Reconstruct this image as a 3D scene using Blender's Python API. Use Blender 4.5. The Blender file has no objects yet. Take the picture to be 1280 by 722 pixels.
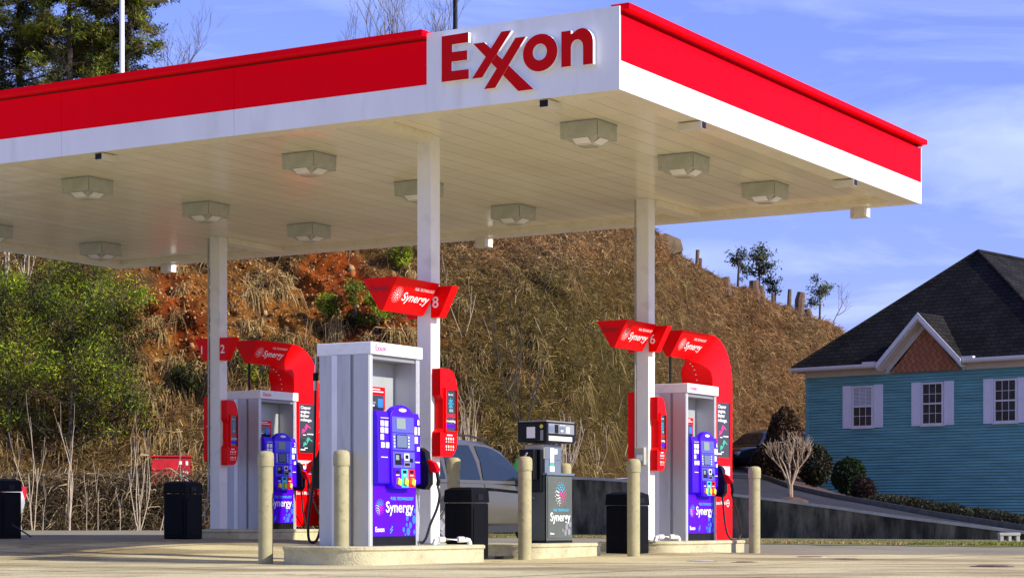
import bpy, math, random
import numpy as np
from mathutils import Vector, Matrix

random.seed(7)
RNG = np.random.default_rng(11)
scene = bpy.context.scene
COL = scene.collection
R = math.radians

# ------------------------------------------------------------------ camera
F, YH, CH = 2592.0, 650.0, 0.385          # focal length and horizon row of the 1280 px photograph, eye height
cam_d = bpy.data.cameras.new("camera")
cam_d.sensor_width = 36.0
cam_d.lens = F / 1280.0 * 36.0
cam_d.shift_y = (YH - 361.0) / 1280.0
cam_d.clip_start = 0.1
cam_d.clip_end = 4000.0
cam = bpy.data.objects.new("camera", cam_d)
COL.objects.link(cam)
cam.location = (0, 0, CH)
cam.rotation_euler = (R(90), 0, 0)
scene.camera = cam

# ------------------------------------------------------------------ sun and sky
SUN_EL = R(29)
SD = Vector((0.90, -0.44, 0)).normalized()           # horizontal direction towards the sun
sun_dir = Vector((SD.x * math.cos(SUN_EL), SD.y * math.cos(SUN_EL), math.sin(SUN_EL)))
sl = bpy.data.lights.new("sun", 'SUN')
sl.energy = 2.9
sl.angle = R(0.55)
sl.color = (1.0, 0.93, 0.80)
so = bpy.data.objects.new("sun", sl)
COL.objects.link(so)
so.rotation_euler = sun_dir.to_track_quat('Z', 'Y').to_euler()
so.location = (30, -10, 40)

world = bpy.data.worlds.new("World")
scene.world = world
world.use_nodes = True
wt = world.node_tree
wt.nodes.clear()
def wn(t, **k):
    n = wt.nodes.new(t)
    for a, b in k.items(): setattr(n, a, b)
    return n
sky = wn('ShaderNodeTexSky')
sky.sky_type = 'NISHITA'
sky.sun_disc = False
sky.sun_elevation = SUN_EL
sky.sun_rotation = math.atan2(SD.x, SD.y)
sky.altitude = 300
sky.air_density = 1.0
sky.dust_density = 0.3
sky.ozone_density = 4.0
tint = wn('ShaderNodeMix', data_type='RGBA', blend_type='MULTIPLY')
tint.inputs[0].default_value = 1.0
zr = wn('ShaderNodeValToRGB')             # the clear winter sky stays deep down to the hills
zr.color_ramp.elements[0].position = 0.0
zr.color_ramp.elements[0].color = (0.35, 0.305, 0.54, 1)
zr.color_ramp.elements[1].position = 0.55
zr.color_ramp.elements[1].color = (0.79, 0.63, 0.86, 1)
tc = wn('ShaderNodeTexCoord')
mp = wn('ShaderNodeMapping')
mp.inputs['Scale'].default_value = (2.2, 2.2, 11.0)
mp.inputs['Rotation'].default_value = (0.0, R(7), 0.0)
nz = wn('ShaderNodeTexNoise')
nz.inputs['Scale'].default_value = 2.6
nz.inputs['Detail'].default_value = 9
nz.inputs['Roughness'].default_value = 0.56
nz.inputs['Distortion'].default_value = 0.5
cr = wn('ShaderNodeValToRGB')
cr.color_ramp.elements[0].position = 0.47
cr.color_ramp.elements[0].color = (0, 0, 0, 1)
cr.color_ramp.elements[1].position = 0.80
cr.color_ramp.elements[1].color = (1, 1, 1, 1)
sx = wn('ShaderNodeSeparateXYZ')
lowb = wn('ShaderNodeMapRange')          # cirrus veil gets denser low over the horizon
lowb.inputs['From Min'].default_value = 0.24
lowb.inputs['From Max'].default_value = 0.03
lowb.inputs['To Min'].default_value = 0.38
lowb.inputs['To Max'].default_value = 0.85
mul = wn('ShaderNodeMath', operation='MULTIPLY')
cl = wn('ShaderNodeMix', data_type='RGBA')
cl.inputs[7].default_value = (3.3, 3.75, 5.0, 1)
bg = wn('ShaderNodeBackground')
bg.inputs['Strength'].default_value = 0.15
wo = wn('ShaderNodeOutputWorld')
L = wt.links.new
L(sky.outputs[0], tint.inputs[6])
L(tc.outputs['Generated'], mp.inputs[0])
L(mp.outputs[0], nz.inputs['Vector'])
L(nz.outputs[0], cr.inputs[0])
L(tc.outputs['Generated'], sx.inputs[0])
L(sx.outputs[2], zr.inputs[0])
L(zr.outputs[0], tint.inputs[7])
L(sx.outputs[2], lowb.inputs[0])
L(cr.outputs[0], mul.inputs[0])
L(lowb.outputs[0], mul.inputs[1])
L(mul.outputs[0], cl.inputs[0])
L(tint.outputs[2], cl.inputs[6])
L(cl.outputs[2], bg.inputs[0])
L(bg.outputs[0], wo.inputs[0])

scene.view_settings.view_transform = 'Standard'
scene.view_settings.look = 'None'
scene.view_settings.gamma = 1
scene.view_settings.use_curve_mapping = False
scene.view_settings.exposure = 1.10

# ------------------------------------------------------------------ the station's own axes
TH = R(59.17)
U = Vector((math.cos(TH), math.sin(TH), 0))
V = Vector((-U.y, U.x, 0))
O = Vector((-0.905, 22.5, 0))
def st(s, t, z=0.0):
    return O + U * s + V * t + Vector((0, 0, z))
def at(px, py, Z):
    """point at depth Z metres seen at photo pixel px, py"""
    return Vector(((px - 640) * Z / F, Z, CH + (YH - py) * Z / F))
def smooth(x):
    x = np.clip(x, 0, 1)
    return x * x * (3 - 2 * x)
def gz(x, y):
    """height of the forecourt"""
    a = -0.06 + 0.045 * smooth((y - 22) / 6.0) + 0.015 * smooth((y - 28) / 5)
    rgt = smooth((x - 2.0) / 1.5)
    a = a * (1 - rgt) + rgt * -0.055
    return a + 0.15 * smooth((-x - 0.6) / 4.2) * smooth((y - 22) / 6.0)

# ------------------------------------------------------------------ tags
def tag(o, label=None, cat=None, group=None, kind=None):
    if label: o['label'] = label
    if cat: o['category'] = cat
    if group: o['group'] = group
    if kind: o['kind'] = kind
    return o
def empty(name, loc, rz=0.0, label=None, cat=None, group=None):
    o = bpy.data.objects.new(name, None)
    o.empty_display_size = 0.2
    COL.objects.link(o)
    o.location = loc
    o.rotation_euler = (0, 0, rz)
    return tag(o, label, cat, group)
def dup(root, loc, rz=None, label=None, group=None):
    r = root.copy(); COL.objects.link(r); r.location = loc
    if rz is not None: r.rotation_euler = (0, 0, rz)
    if label: r['label'] = label
    if group: r['group'] = group
    for ch in list(root.children):
        c = ch.copy(); COL.objects.link(c); c.parent = r
        for g in ch.children:
            d = g.copy(); COL.objects.link(d); d.parent = c
    return r

# ------------------------------------------------------------------ materials
def mat(name, color, rough=0.6, metal=0.0, var=0.0, vscale=3.0, vstretch=(1, 1, 1), color2=None, bump=0.0, bscale=40.0,
        spec=0.5, coat=0.0, dirt=0.0, trans=0.0, lo=0.35, hi=0.65, attr=None):
    m = bpy.data.materials.new(name)
    m.use_nodes = True
    nt = m.node_tree
    b = nt.nodes['Principled BSDF']
    b.inputs['Roughness'].default_value = rough
    b.inputs['Metallic'].default_value = metal
    b.inputs['Specular IOR Level'].default_value = spec
    b.inputs['Coat Weight'].default_value = coat
    b.inputs['Base Color'].default_value = (*color, 1)
    if trans: b.inputs['Transmission Weight'].default_value = trans
    N = nt.nodes.new; LK = nt.links.new
    if var > 0 or color2 or bump > 0 or attr or dirt:
        t = N('ShaderNodeTexCoord')
        mpp = N('ShaderNodeMapping'); mpp.inputs['Scale'].default_value = vstretch
        LK(t.outputs['Object'], mpp.inputs[0])
        n = N('ShaderNodeTexNoise'); n.inputs['Scale'].default_value = vscale; n.inputs['Detail'].default_value = 8
        n.inputs['Roughness'].default_value = 0.6
        LK(mpp.outputs[0], n.inputs['Vector'])
        r = N('ShaderNodeValToRGB')
        r.color_ramp.elements[0].position = lo; r.color_ramp.elements[1].position = hi
        c2 = color2 if color2 else tuple(min(1, c * (1 + var)) for c in color)
        c1 = color if color2 else tuple(c * (1 - var) for c in color)
        r.color_ramp.elements[0].color = (*c1, 1); r.color_ramp.elements[1].color = (*c2, 1)
        LK(n.outputs[0], r.inputs[0])
        out = r.outputs[0]
        if attr:
            at_ = N('ShaderNodeAttribute'); at_.attribute_name = attr
            mx = N('ShaderNodeMix'); mx.data_type = 'RGBA'; mx.blend_type = 'MULTIPLY'; mx.inputs[0].default_value = 1
            LK(out, mx.inputs[6]); LK(at_.outputs['Color'], mx.inputs[7]); out = mx.outputs[2]
        if dirt:
            n2 = N('ShaderNodeTexNoise'); n2.inputs['Scale'].default_value = vscale * 4.3; n2.inputs['Detail'].default_value = 6
            LK(mpp.outputs[0], n2.inputs['Vector'])
            r2 = N('ShaderNodeValToRGB'); r2.color_ramp.elements[0].position = 0.55; r2.color_ramp.elements[1].position = 0.75
            r2.color_ramp.elements[0].color = (1, 1, 1, 1); r2.color_ramp.elements[1].color = (1 - dirt, 1 - dirt * 1.05, 1 - dirt * 1.15, 1)
            LK(n2.outputs[0], r2.inputs[0])
            mx = N('ShaderNodeMix'); mx.data_type = 'RGBA'; mx.blend_type = 'MULTIPLY'; mx.inputs[0].default_value = 1
            LK(out, mx.inputs[6]); LK(r2.outputs[0], mx.inputs[7]); out = mx.outputs[2]
        LK(out, b.inputs['Base Color'])
        if bump > 0:
            n3 = N('ShaderNodeTexNoise'); n3.inputs['Scale'].default_value = bscale; n3.inputs['Detail'].default_value = 5
            LK(t.outputs['Object'], n3.inputs['Vector'])
            bp = N('ShaderNodeBump'); bp.inputs['Strength'].default_value = bump; bp.inputs['Distance'].default_value = 0.02
            LK(n3.outputs[0], bp.inputs['Height']); LK(bp.outputs[0], b.inputs['Normal'])
    return m

M = {}
M['fascia_red'] = mat('fascia_red', (0.95, 0.0005, 0.010), 0.42, var=0.05, vscale=0.5, vstretch=(1, 1, .3), spec=.02)
M['fascia_white'] = mat('fascia_white', (0.80, 0.81, 0.82), 0.5, var=0.06, vscale=1.1, vstretch=(1, 1, .25), dirt=0.12)
M['sign_red'] = mat('sign_red', (0.84, 0.0008, 0.003), 0.34, var=0.04, vscale=2, spec=.10)
M['letter_red'] = mat('letter_red', (0.60, 0.002, 0.003), 0.4, spec=.08)
M['white'] = mat('white_paint', (0.80, 0.81, 0.80), 0.5, var=0.05, vscale=2, dirt=0.14)
M['col_white'] = mat('column_paint', (0.78, 0.78, 0.74), 0.5, var=0.05, vscale=1.2, dirt=0.16)
M['alu'] = mat('brushed_panel', (0.50, 0.51, 0.53), 0.45, 0.3, var=0.10, vscale=2.5, vstretch=(1, 1, .15), dirt=0.20)
M['alu_light'] = mat('bright_aluminium', (0.72, 0.73, 0.75), 0.38, 0.3, var=0.04)
M['alu_dark'] = mat('panel_groove', (0.28, 0.29, 0.31), 0.5, 0.3, var=0.05)
M['cavity'] = mat('cabinet_interior', (0.42, 0.45, 0.44), 0.35, 0.2, var=0.06)
M['blue'] = mat('console_blue', (0.055, 0.004, 0.83), 0.34, var=0.05, vscale=3, spec=.2)
M['panel_blue'] = mat('panel_blue', (0.085, 0.001, 0.88), 0.4, var=0.04, spec=.12)
M['blue_mid'] = mat('blue_bubble', (0.03, 0.18, 0.95), 0.4)
M['blue_light'] = mat('console_blue_trim', (0.09, 0.09, 0.9), 0.3)
M['cyan'] = mat('print_cyan', (0.03, 0.55, 0.85), 0.4)
M['pink'] = mat('print_pink', (0.85, 0.03, 0.25), 0.4)
M['print_white'] = mat('print_white', (0.85, 0.85, 0.85), 0.5)
M['print_red'] = mat('print_red', (0.75, 0.01, 0.03), 0.5)
M['dark_print_cap_shade'] = mat('embossed_red_and_cap_shade', (0.25, 0.0, 0.004), 0.5)  # dark lettering on the flags, also the shade painted under the canopy cap
M['yellow'] = mat('yellow', (0.75, 0.62, 0.05), 0.4)
M['green'] = mat('nozzle_green', (0.01, 0.45, 0.06), 0.35)
M['teal_print'] = mat('print_teal', (0.05, 0.40, 0.28), 0.45)
M['black'] = mat('black_plastic', (0.006, 0.006, 0.008), 0.42, var=0.2, bump=.05, spec=.2)
M['bin_black'] = mat('bin_plastic', (0.0022, 0.0026, 0.0045), 0.5, var=0.25, vscale=4, bump=.1, spec=.10)
M['rubber'] = mat('rubber', (0.015, 0.014, 0.014), 0.5, var=.2)
M['screen'] = mat('screen_glass', (0.03, 0.03, 0.035), 0.08, spec=.6)
M['lcd'] = mat('lcd_grey', (0.22, 0.27, 0.25), 0.25)
M['lcd_blue'] = mat('lcd_blue', (0.12, 0.16, 0.26), 0.2)
M['metal'] = mat('steel', (0.45, 0.45, 0.44), 0.35, 0.8, var=.1)
M['galv'] = mat('galvanised', (0.33, 0.34, 0.32), 0.55, 0.4, var=.15)
M['pump_grey'] = mat('pump_dark_grey', (0.10, 0.115, 0.105), 0.45, var=.1, dirt=.15, spec=.2)
M['pump_black'] = mat('pump_black', (0.005, 0.006, 0.009), 0.35, var=.2, spec=.2)
M['pump_steel'] = mat('pump_steel', (0.18, 0.22, 0.28), 0.35, .4, var=.1)
M['cream_panel'] = mat('cream_panel', (0.62, 0.58, 0.46), 0.5, var=.08)
M['bollard'] = mat('bollard_paint', (0.37, 0.335, 0.185), 0.6, var=0.10, vscale=5, dirt=0.25, bump=.15, bscale=30, spec=.2)
M['island'] = mat('island_concrete', (0.50, 0.455, 0.275), 0.85, var=0.14, vscale=4, dirt=0.25, bump=.5, bscale=50)
M['pvc'] = mat('pvc', (0.8, 0.79, 0.74), 0.35, var=.05)
M['fixture'] = mat('fixture_grey', (0.42, 0.44, 0.37), 0.45, var=.10, vscale=6, dirt=.25)
M['lens'] = mat('lens_milky', (0.42, 0.43, 0.34), 0.3, var=.05)
M['beige'] = mat('housing_beige', (0.66, 0.63, 0.52), 0.5, var=.06)
M['rust'] = mat('rust', (0.25, 0.08, 0.02), 0.8, var=.4)

def soffit_material():
    m = bpy.data.materials.new('soffit_panels'); m.use_nodes = True
    nt = m.node_tree; b = nt.nodes['Principled BSDF']; N = nt.nodes.new; LK = nt.links.new
    b.inputs['Roughness'].default_value = 0.20
    b.inputs['Specular IOR Level'].default_value = 0.6
    t = N('ShaderNodeTexCoord'); s = N('ShaderNodeSeparateXYZ'); LK(t.outputs['Object'], s.inputs[0])
    fr = N('ShaderNodeMath'); fr.operation = 'FRACT'
    dv = N('ShaderNodeMath'); dv.operation = 'DIVIDE'; dv.inputs[1].default_value = 0.305
    LK(s.outputs[1], dv.inputs[0]); LK(dv.outputs[0], fr.inputs[0])
    gr = N('ShaderNodeMath'); gr.operation = 'LESS_THAN'; gr.inputs[1].default_value = 0.035
    LK(fr.outputs[0], gr.inputs[0])
    n = N('ShaderNodeTexNoise'); n.inputs['Scale'].default_value = 1.0; n.inputs['Detail'].default_value = 7
    mp1 = N('ShaderNodeMapping'); mp1.inputs['Scale'].default_value = (0.35, 2.2, 1)
    LK(t.outputs['Object'], mp1.inputs[0]); LK(mp1.outputs[0], n.inputs['Vector'])
    r = N('ShaderNodeValToRGB')
    r.color_ramp.elements[0].position = .3; r.color_ramp.elements[1].position = .7
    r.color_ramp.elements[0].color = (0.76, 0.69, 0.49, 1); r.color_ramp.elements[1].color = (0.88, 0.82, 0.62, 1)
    LK(n.outputs[0], r.inputs[0])
    mx = N('ShaderNodeMix'); mx.data_type = 'RGBA'
    LK(gr.outputs[0], mx.inputs[0]); LK(r.outputs[0], mx.inputs[6]); mx.inputs[7].default_value = (0.42, 0.36, 0.23, 1)
    LK(mx.outputs[2], b.inputs['Base Color'])
    n2 = N('ShaderNodeTexNoise'); n2.inputs['Scale'].default_value = 1.0; n2.inputs['Detail'].default_value = 3
    mp2 = N('ShaderNodeMapping'); mp2.inputs['Scale'].default_value = (2.5, 0.8, 1)
    LK(t.outputs['Object'], mp2.inputs[0]); LK(mp2.outputs[0], n2.inputs['Vector'])
    bp = N('ShaderNodeBump'); bp.inputs['Strength'].default_value = 0.25; bp.inputs['Distance'].default_value = 0.03
    LK(n2.outputs[0], bp.inputs['Height']); LK(bp.outputs[0], b.inputs['Normal'])
    return m
M['soffit'] = soffit_material()
M['soffit_trim'] = mat('soffit_trim', (0.78, 0.73, 0.55), 0.4, var=.06, dirt=.12)

# ------------------------------------------------------------------ mesh builder
class MB:
    def __init__(self): self.v = []; self.f = []; self.m = []; self.mats = []
    def mi(self, m):
        m = M[m] if isinstance(m, str) else m
        if m not in self.mats: self.mats.append(m)
        return self.mats.index(m)
    def add(self, vs, fs, m):
        b = len(self.v); self.v += [tuple(p) for p in vs]; k = self.mi(m)
        for f in fs: self.f.append(tuple(b + i for i in f)); self.m.append(k)
        return self
    def box(self, x0, x1, y0, y1, z0, z1, m):
        vs = [(x, y, z) for z in (z0, z1) for y in (y0, y1) for x in (x0, x1)]
        return self.add(vs, [(0, 2, 3, 1), (4, 5, 7, 6), (0, 1, 5, 4), (2, 6, 7, 3), (0, 4, 6, 2), (1, 3, 7, 5)], m)
    def prism(self, poly, fn, d0, d1, m, mside=None):
        """poly: 2d outline; fn(a, b, d) -> xyz"""
        n = len(poly)
        vs = [fn(a, b, d0) for a, b in poly] + [fn(a, b, d1) for a, b in poly]
        self.add(vs, [tuple(range(n))[::-1], tuple(range(n, 2 * n))], m)
        self.add(vs, [(i, (i + 1) % n, (i + 1) % n + n, i + n) for i in range(n)], mside or m)
        return self
    def tube(self, pts, r, m, n=8, cap=True):
        pts = [Vector(p) for p in pts]
        rs = r if isinstance(r, (list, tuple)) else [r] * len(pts)
        vs = []; up = None
        for i, p in enumerate(pts):
            d = (pts[min(i + 1, len(pts) - 1)] - pts[max(i - 1, 0)])
            d = d.normalized() if d.length > 1e-9 else Vector((0, 0, 1))
            if up is None: up = Vector((1, 0, 0)) if abs(d.x) < .8 else Vector((0, 1, 0))
            a = d.cross(up)
            if a.length < 1e-4: a = d.cross(Vector((0, 1, 0.3)))
            a.normalize(); b = d.cross(a).normalized(); up = -d.cross(a).cross(d) if False else up
            for k in range(n):
                an = 2 * math.pi * k / n
                vs.append(p + (a * math.cos(an) + b * math.sin(an)) * rs[i])
        fs = [(i * n + k, i * n + (k + 1) % n, (i + 1) * n + (k + 1) % n, (i + 1) * n + k) for i in range(len(pts) - 1) for k in range(n)]
        if cap: fs += [tuple(range(n))[::-1], tuple((len(pts) - 1) * n + k for k in range(n))]
        return self.add(vs, fs, m)
    def lathe(self, prof, m, c=(0, 0, 0), n=24, axis='z'):
        vs = []
        for r, h in prof:
            for k in range(n):
                an = 2 * math.pi * k / n
                if axis == 'z': vs.append((c[0] + r * math.cos(an), c[1] + r * math.sin(an), c[2] + h))
                elif axis == 'y': vs.append((c[0] + r * math.cos(an), c[1] + h, c[2] + r * math.sin(an)))
                else: vs.append((c[0] + h, c[1] + r * math.cos(an), c[2] + r * math.sin(an)))
        q = len(prof)
        fs = [(i * n + k, i * n + (k + 1) % n, (i + 1) * n + (k + 1) % n, (i + 1) * n + k) for i in range(q - 1) for k in range(n)]
        fs += [tuple(range(n))[::-1], tuple((q - 1) * n + k for k in range(n))]
        return self.add(vs, fs, m)
    def build(self, name, parent=None, smooth_=False, bevel=0.0, angle=35):
        me = bpy.data.meshes.new(name); me.from_pydata(self.v, [], self.f)
        for m in self.mats: me.materials.append(m)
        me.polygons.foreach_set('material_index', self.m)
        if smooth_:
            me.polygons.foreach_set('use_smooth', [True] * len(self.f))
            try: me.set_sharp_from_angle(angle=R(angle))
            except Exception: pass
        me.update()
        o = bpy.data.objects.new(name, me); COL.objects.link(o)
        if parent: o.parent = parent
        if bevel > 0:
            b = o.modifiers.new('bevel', 'BEVEL'); b.width = bevel; b.segments = 2; b.limit_method = 'ANGLE'; b.angle_limit = R(40)
        return o

def text(s, origin, X, Y, height, m, name='lettering', parent=None, width=None, bold=0.0, shear=0.0, off=0.003, center=False, spacing=1.0):
    """flat lettering in the plane of X (reading direction) and Y (up)"""
    cu = bpy.data.curves.new(name, 'FONT'); cu.body = s; cu.size = 1.0; cu.offset = bold; cu.shear = shear
    cu.extrude = 0.0; cu.space_character = spacing; cu.resolution_u = 4
    o = bpy.data.objects.new(name, cu); COL.objects.link(o)
    dg = bpy.context.evaluated_depsgraph_get(); dg.update()
    me = bpy.data.meshes.new_from_object(o.evaluated_get(dg))
    bpy.data.objects.remove(o); bpy.data.curves.remove(cu)
    X = Vector(X).normalized(); Y = Vector(Y).normalized(); Z = X.cross(Y)
    co = np.zeros(len(me.vertices) * 3); me.vertices.foreach_get('co', co); co = co.reshape(-1, 3)
    w = co[:, 0].max() - co[:, 0].min(); x0 = co[:, 0].min()
    ky = height / 0.73
    kx = (width / w) if width else ky
    a = (co[:, 0] - x0) * kx - (w * kx / 2 if center else 0); b = co[:, 1] * ky
    P = np.array(origin)[None] + a[:, None] * np.array(X)[None] + b[:, None] * np.array(Y)[None] + off * np.array(Z)[None]
    me.vertices.foreach_set('co', P.astype(np.float32).ravel())
    me.materials.clear(); me.materials.append(M[m] if isinstance(m, str) else m); me.update()
    r = bpy.data.objects.new(name, me); COL.objects.link(r)
    if parent: r.parent = parent
    return r

def plane_fn(origin, X, Y):
    o = Vector(origin); X = Vector(X).normalized(); Y = Vector(Y).normalized(); Z = X.cross(Y)
    return lambda a, b, d: o + X * a + Y * b + Z * d
def flat(mb, fn, pts, m, d=0.003):
    mb.add([fn(a, b, d) for a, b in pts], [tuple(range(len(pts)))], m)
def disc(mb, fn, cx, cy, r, m, d=0.003, n=10, ry=None):
    ry = ry or r
    flat(mb, fn, [(cx + r * math.cos(2 * math.pi * k / n), cy + ry * math.sin(2 * math.pi * k / n)) for k in range(n)], m, d)
def rect(mb, fn, x0, x1, y0, y1, m, d=0.003):
    flat(mb, fn, [(x0, y0), (x1, y0), (x1, y1), (x0, y1)], m, d)
def burst(mb, fn, cx, cy, r, mono=None, d=0.003):
    """the ring of dots beside the word"""
    for ring, (rr, n, q) in enumerate(((0.36, 9, .075), (0.56, 12, .072), (0.76, 15, .062), (0.95, 17, .042))):
        for k in range(n):
            a = 2 * math.pi * (k + ring * .37) / n
            x, y = math.cos(a), math.sin(a)
            m = mono or ('cyan' if y > .45 else ('pink' if x > 0 else 'print_white'))
            disc(mb, fn, cx + x * rr * r, cy + y * rr * r, q * r, m, d, 7)
    disc(mb, fn, cx, cy, r * .17, mono or 'pink', d, 9)

def np_mesh(name, verts, faces, colors=None, mat_=None, parent=None, smooth_=False):
    """verts (n,3), faces (m,k) arrays, colors (m,3) or (n,3)"""
    me = bpy.data.meshes.new(name)
    k = faces.shape[1]
    me.vertices.add(len(verts)); me.vertices.foreach_set('co', verts.astype(np.float32).ravel())
    me.loops.add(faces.size); me.loops.foreach_set('vertex_index', faces.astype(np.int32).ravel())
    me.polygons.add(len(faces)); me.polygons.foreach_set('loop_start', np.arange(0, faces.size, k, dtype=np.int32))
    me.polygons.foreach_set('loop_total', np.full(len(faces), k, dtype=np.int32))
    if colors is not None:
        dom = 'POINT' if len(colors) == len(verts) else 'FACE'
        a = me.attributes.new('tone', 'FLOAT_COLOR', dom)
        c4 = np.ones((len(colors), 4), dtype=np.float32); c4[:, :3] = colors
        a.data.foreach_set('color', c4.ravel())
    if smooth_: me.polygons.foreach_set('use_smooth', np.ones(len(faces), dtype=bool))
    me.update(); me.validate()
    if mat_: me.materials.append(mat_)
    o = bpy.data.objects.new(name, me); COL.objects.link(o)
    if parent: o.parent = parent
    return o
def attr_mat(name, rough=0.8, spec=0.2, transl=0.0, var=0.0):
    m = bpy.data.materials.new(name); m.use_nodes = True
    nt = m.node_tree; b = nt.nodes['Principled BSDF']; b.inputs['Roughness'].default_value = rough
    b.inputs['Specular IOR Level'].default_value = spec
    a = nt.nodes.new('ShaderNodeAttribute'); a.attribute_name = 'tone'
    nt.links.new(a.outputs['Color'], b.inputs['Base Color'])
    if transl:
        tr = nt.nodes.new('ShaderNodeBsdfTranslucent'); nt.links.new(a.outputs['Color'], tr.inputs[0])
        mx = nt.nodes.new('ShaderNodeMixShader'); mx.inputs[0].default_value = transl
        nt.links.new(b.outputs[0], mx.inputs[1]); nt.links.new(tr.outputs[0], mx.inputs[2])
        nt.links.new(mx.outputs[0], nt.nodes['Material Output'].inputs['Surface'])
    return m
M['leaf'] = attr_mat('leaves', 0.6, 0.3, 0.3)
BK = np.array([[1.12, 0.90, 0.62]])
M['straw'] = attr_mat('dry_grass', 0.75, 0.15, 0.2)
M['twig'] = attr_mat('twigs', 0.8, 0.15)

def leaf_cloud(P, size, colors, up=0.0, aspect=1.0):
    """one small pointed quad per point"""
    n = len(P)
    d = RNG.normal(size=(n, 3)); d[:, 2] += up; d /= np.linalg.norm(d, axis=1)[:, None]
    e = RNG.normal(size=(n, 3)); e -= (e * d).sum(1)[:, None] * d; e /= np.linalg.norm(e, axis=1)[:, None]
    s = np.asarray(size) * RNG.uniform(.6, 1.3, n)
    s = s[:, None]
    a = P - d * s * .5; b = P + e * s * .5 * aspect; c = P + d * s * .5; f = P - e * s * .5 * aspect
    v = np.stack([a, b, c, f], 1).reshape(-1, 3)
    return v, np.arange(4 * n).reshape(n, 4), colors
def blades(P0, d, length, width, droop, colors):
    """curved grass blades: P0 roots, d directions, each two quads"""
    n = len(P0)
    L_ = np.asarray(length).reshape(-1, 1) * np.ones((n, 1)); W = np.asarray(width).reshape(-1, 1) * np.ones((n, 1))
    D = np.asarray(droop).reshape(-1, 1) * np.ones((n, 1))
    side = np.cross(d, RNG.normal(size=(n, 3))); side /= np.linalg.norm(side, axis=1)[:, None] + 1e-9
    g = np.array([0, 0, -1.0])[None]
    p1 = P0 + d * L_ * .55 + g * L_ * D * .18
    p2 = P0 + d * L_ + g * L_ * D * .75
    v = np.stack([P0 - side * W * .5, P0 + side * W * .5, p1 - side * W * .4, p1 + side * W * .4, p2 - side * W * .08, p2 + side * W * .08], 1).reshape(-1, 3)
    i = np.arange(n)[:, None] * 6
    f = np.concatenate([i + np.array([[0, 1, 3, 2]]), i + np.array([[2, 3, 5, 4]])], 1).reshape(-1, 4)
    return v, f, np.repeat(colors, 2, axis=0)
def merge(parts):
    vs, fs, cs = [], [], []; b = 0
    for v, f, c in parts:
        vs.append(v); fs.append(f + b); cs.append(c); b += len(v)
    return np.concatenate(vs), np.concatenate(fs), np.concatenate(cs)

def fnoise(x, y, seed=0, octaves=5, base=1.0):
    """cheap value noise in numpy, 0..1"""
    out = 0; amp = 1; tot = 0
    for o in range(octaves):
        xs = x * base * 2 ** o + 17.3 * seed + o * 31.7; ys = y * base * 2 ** o + 9.1 * seed + o * 11.3
        xi = np.floor(xs).astype(np.int64); yi = np.floor(ys).astype(np.int64)
        fx = xs - xi; fy = ys - yi; fx = fx * fx * (3 - 2 * fx); fy = fy * fy * (3 - 2 * fy)
        def h(a, b):
            q = (a * 374761393 + b * 668265263 + (seed + o) * 974711) & 0x7fffffff
            q = ((q ^ (q >> 13)) * 1274126177) & 0x7fffffff
            return ((q ^ (q >> 16)) & 0xffff) / 65535.0
        v = (h(xi, yi) * (1 - fx) + h(xi + 1, yi) * fx) * (1 - fy) + (h(xi, yi + 1) * (1 - fx) + h(xi + 1, yi + 1) * fx) * fy
        out = out + v * amp; tot += amp; amp *= .55
    return out / tot

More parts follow.
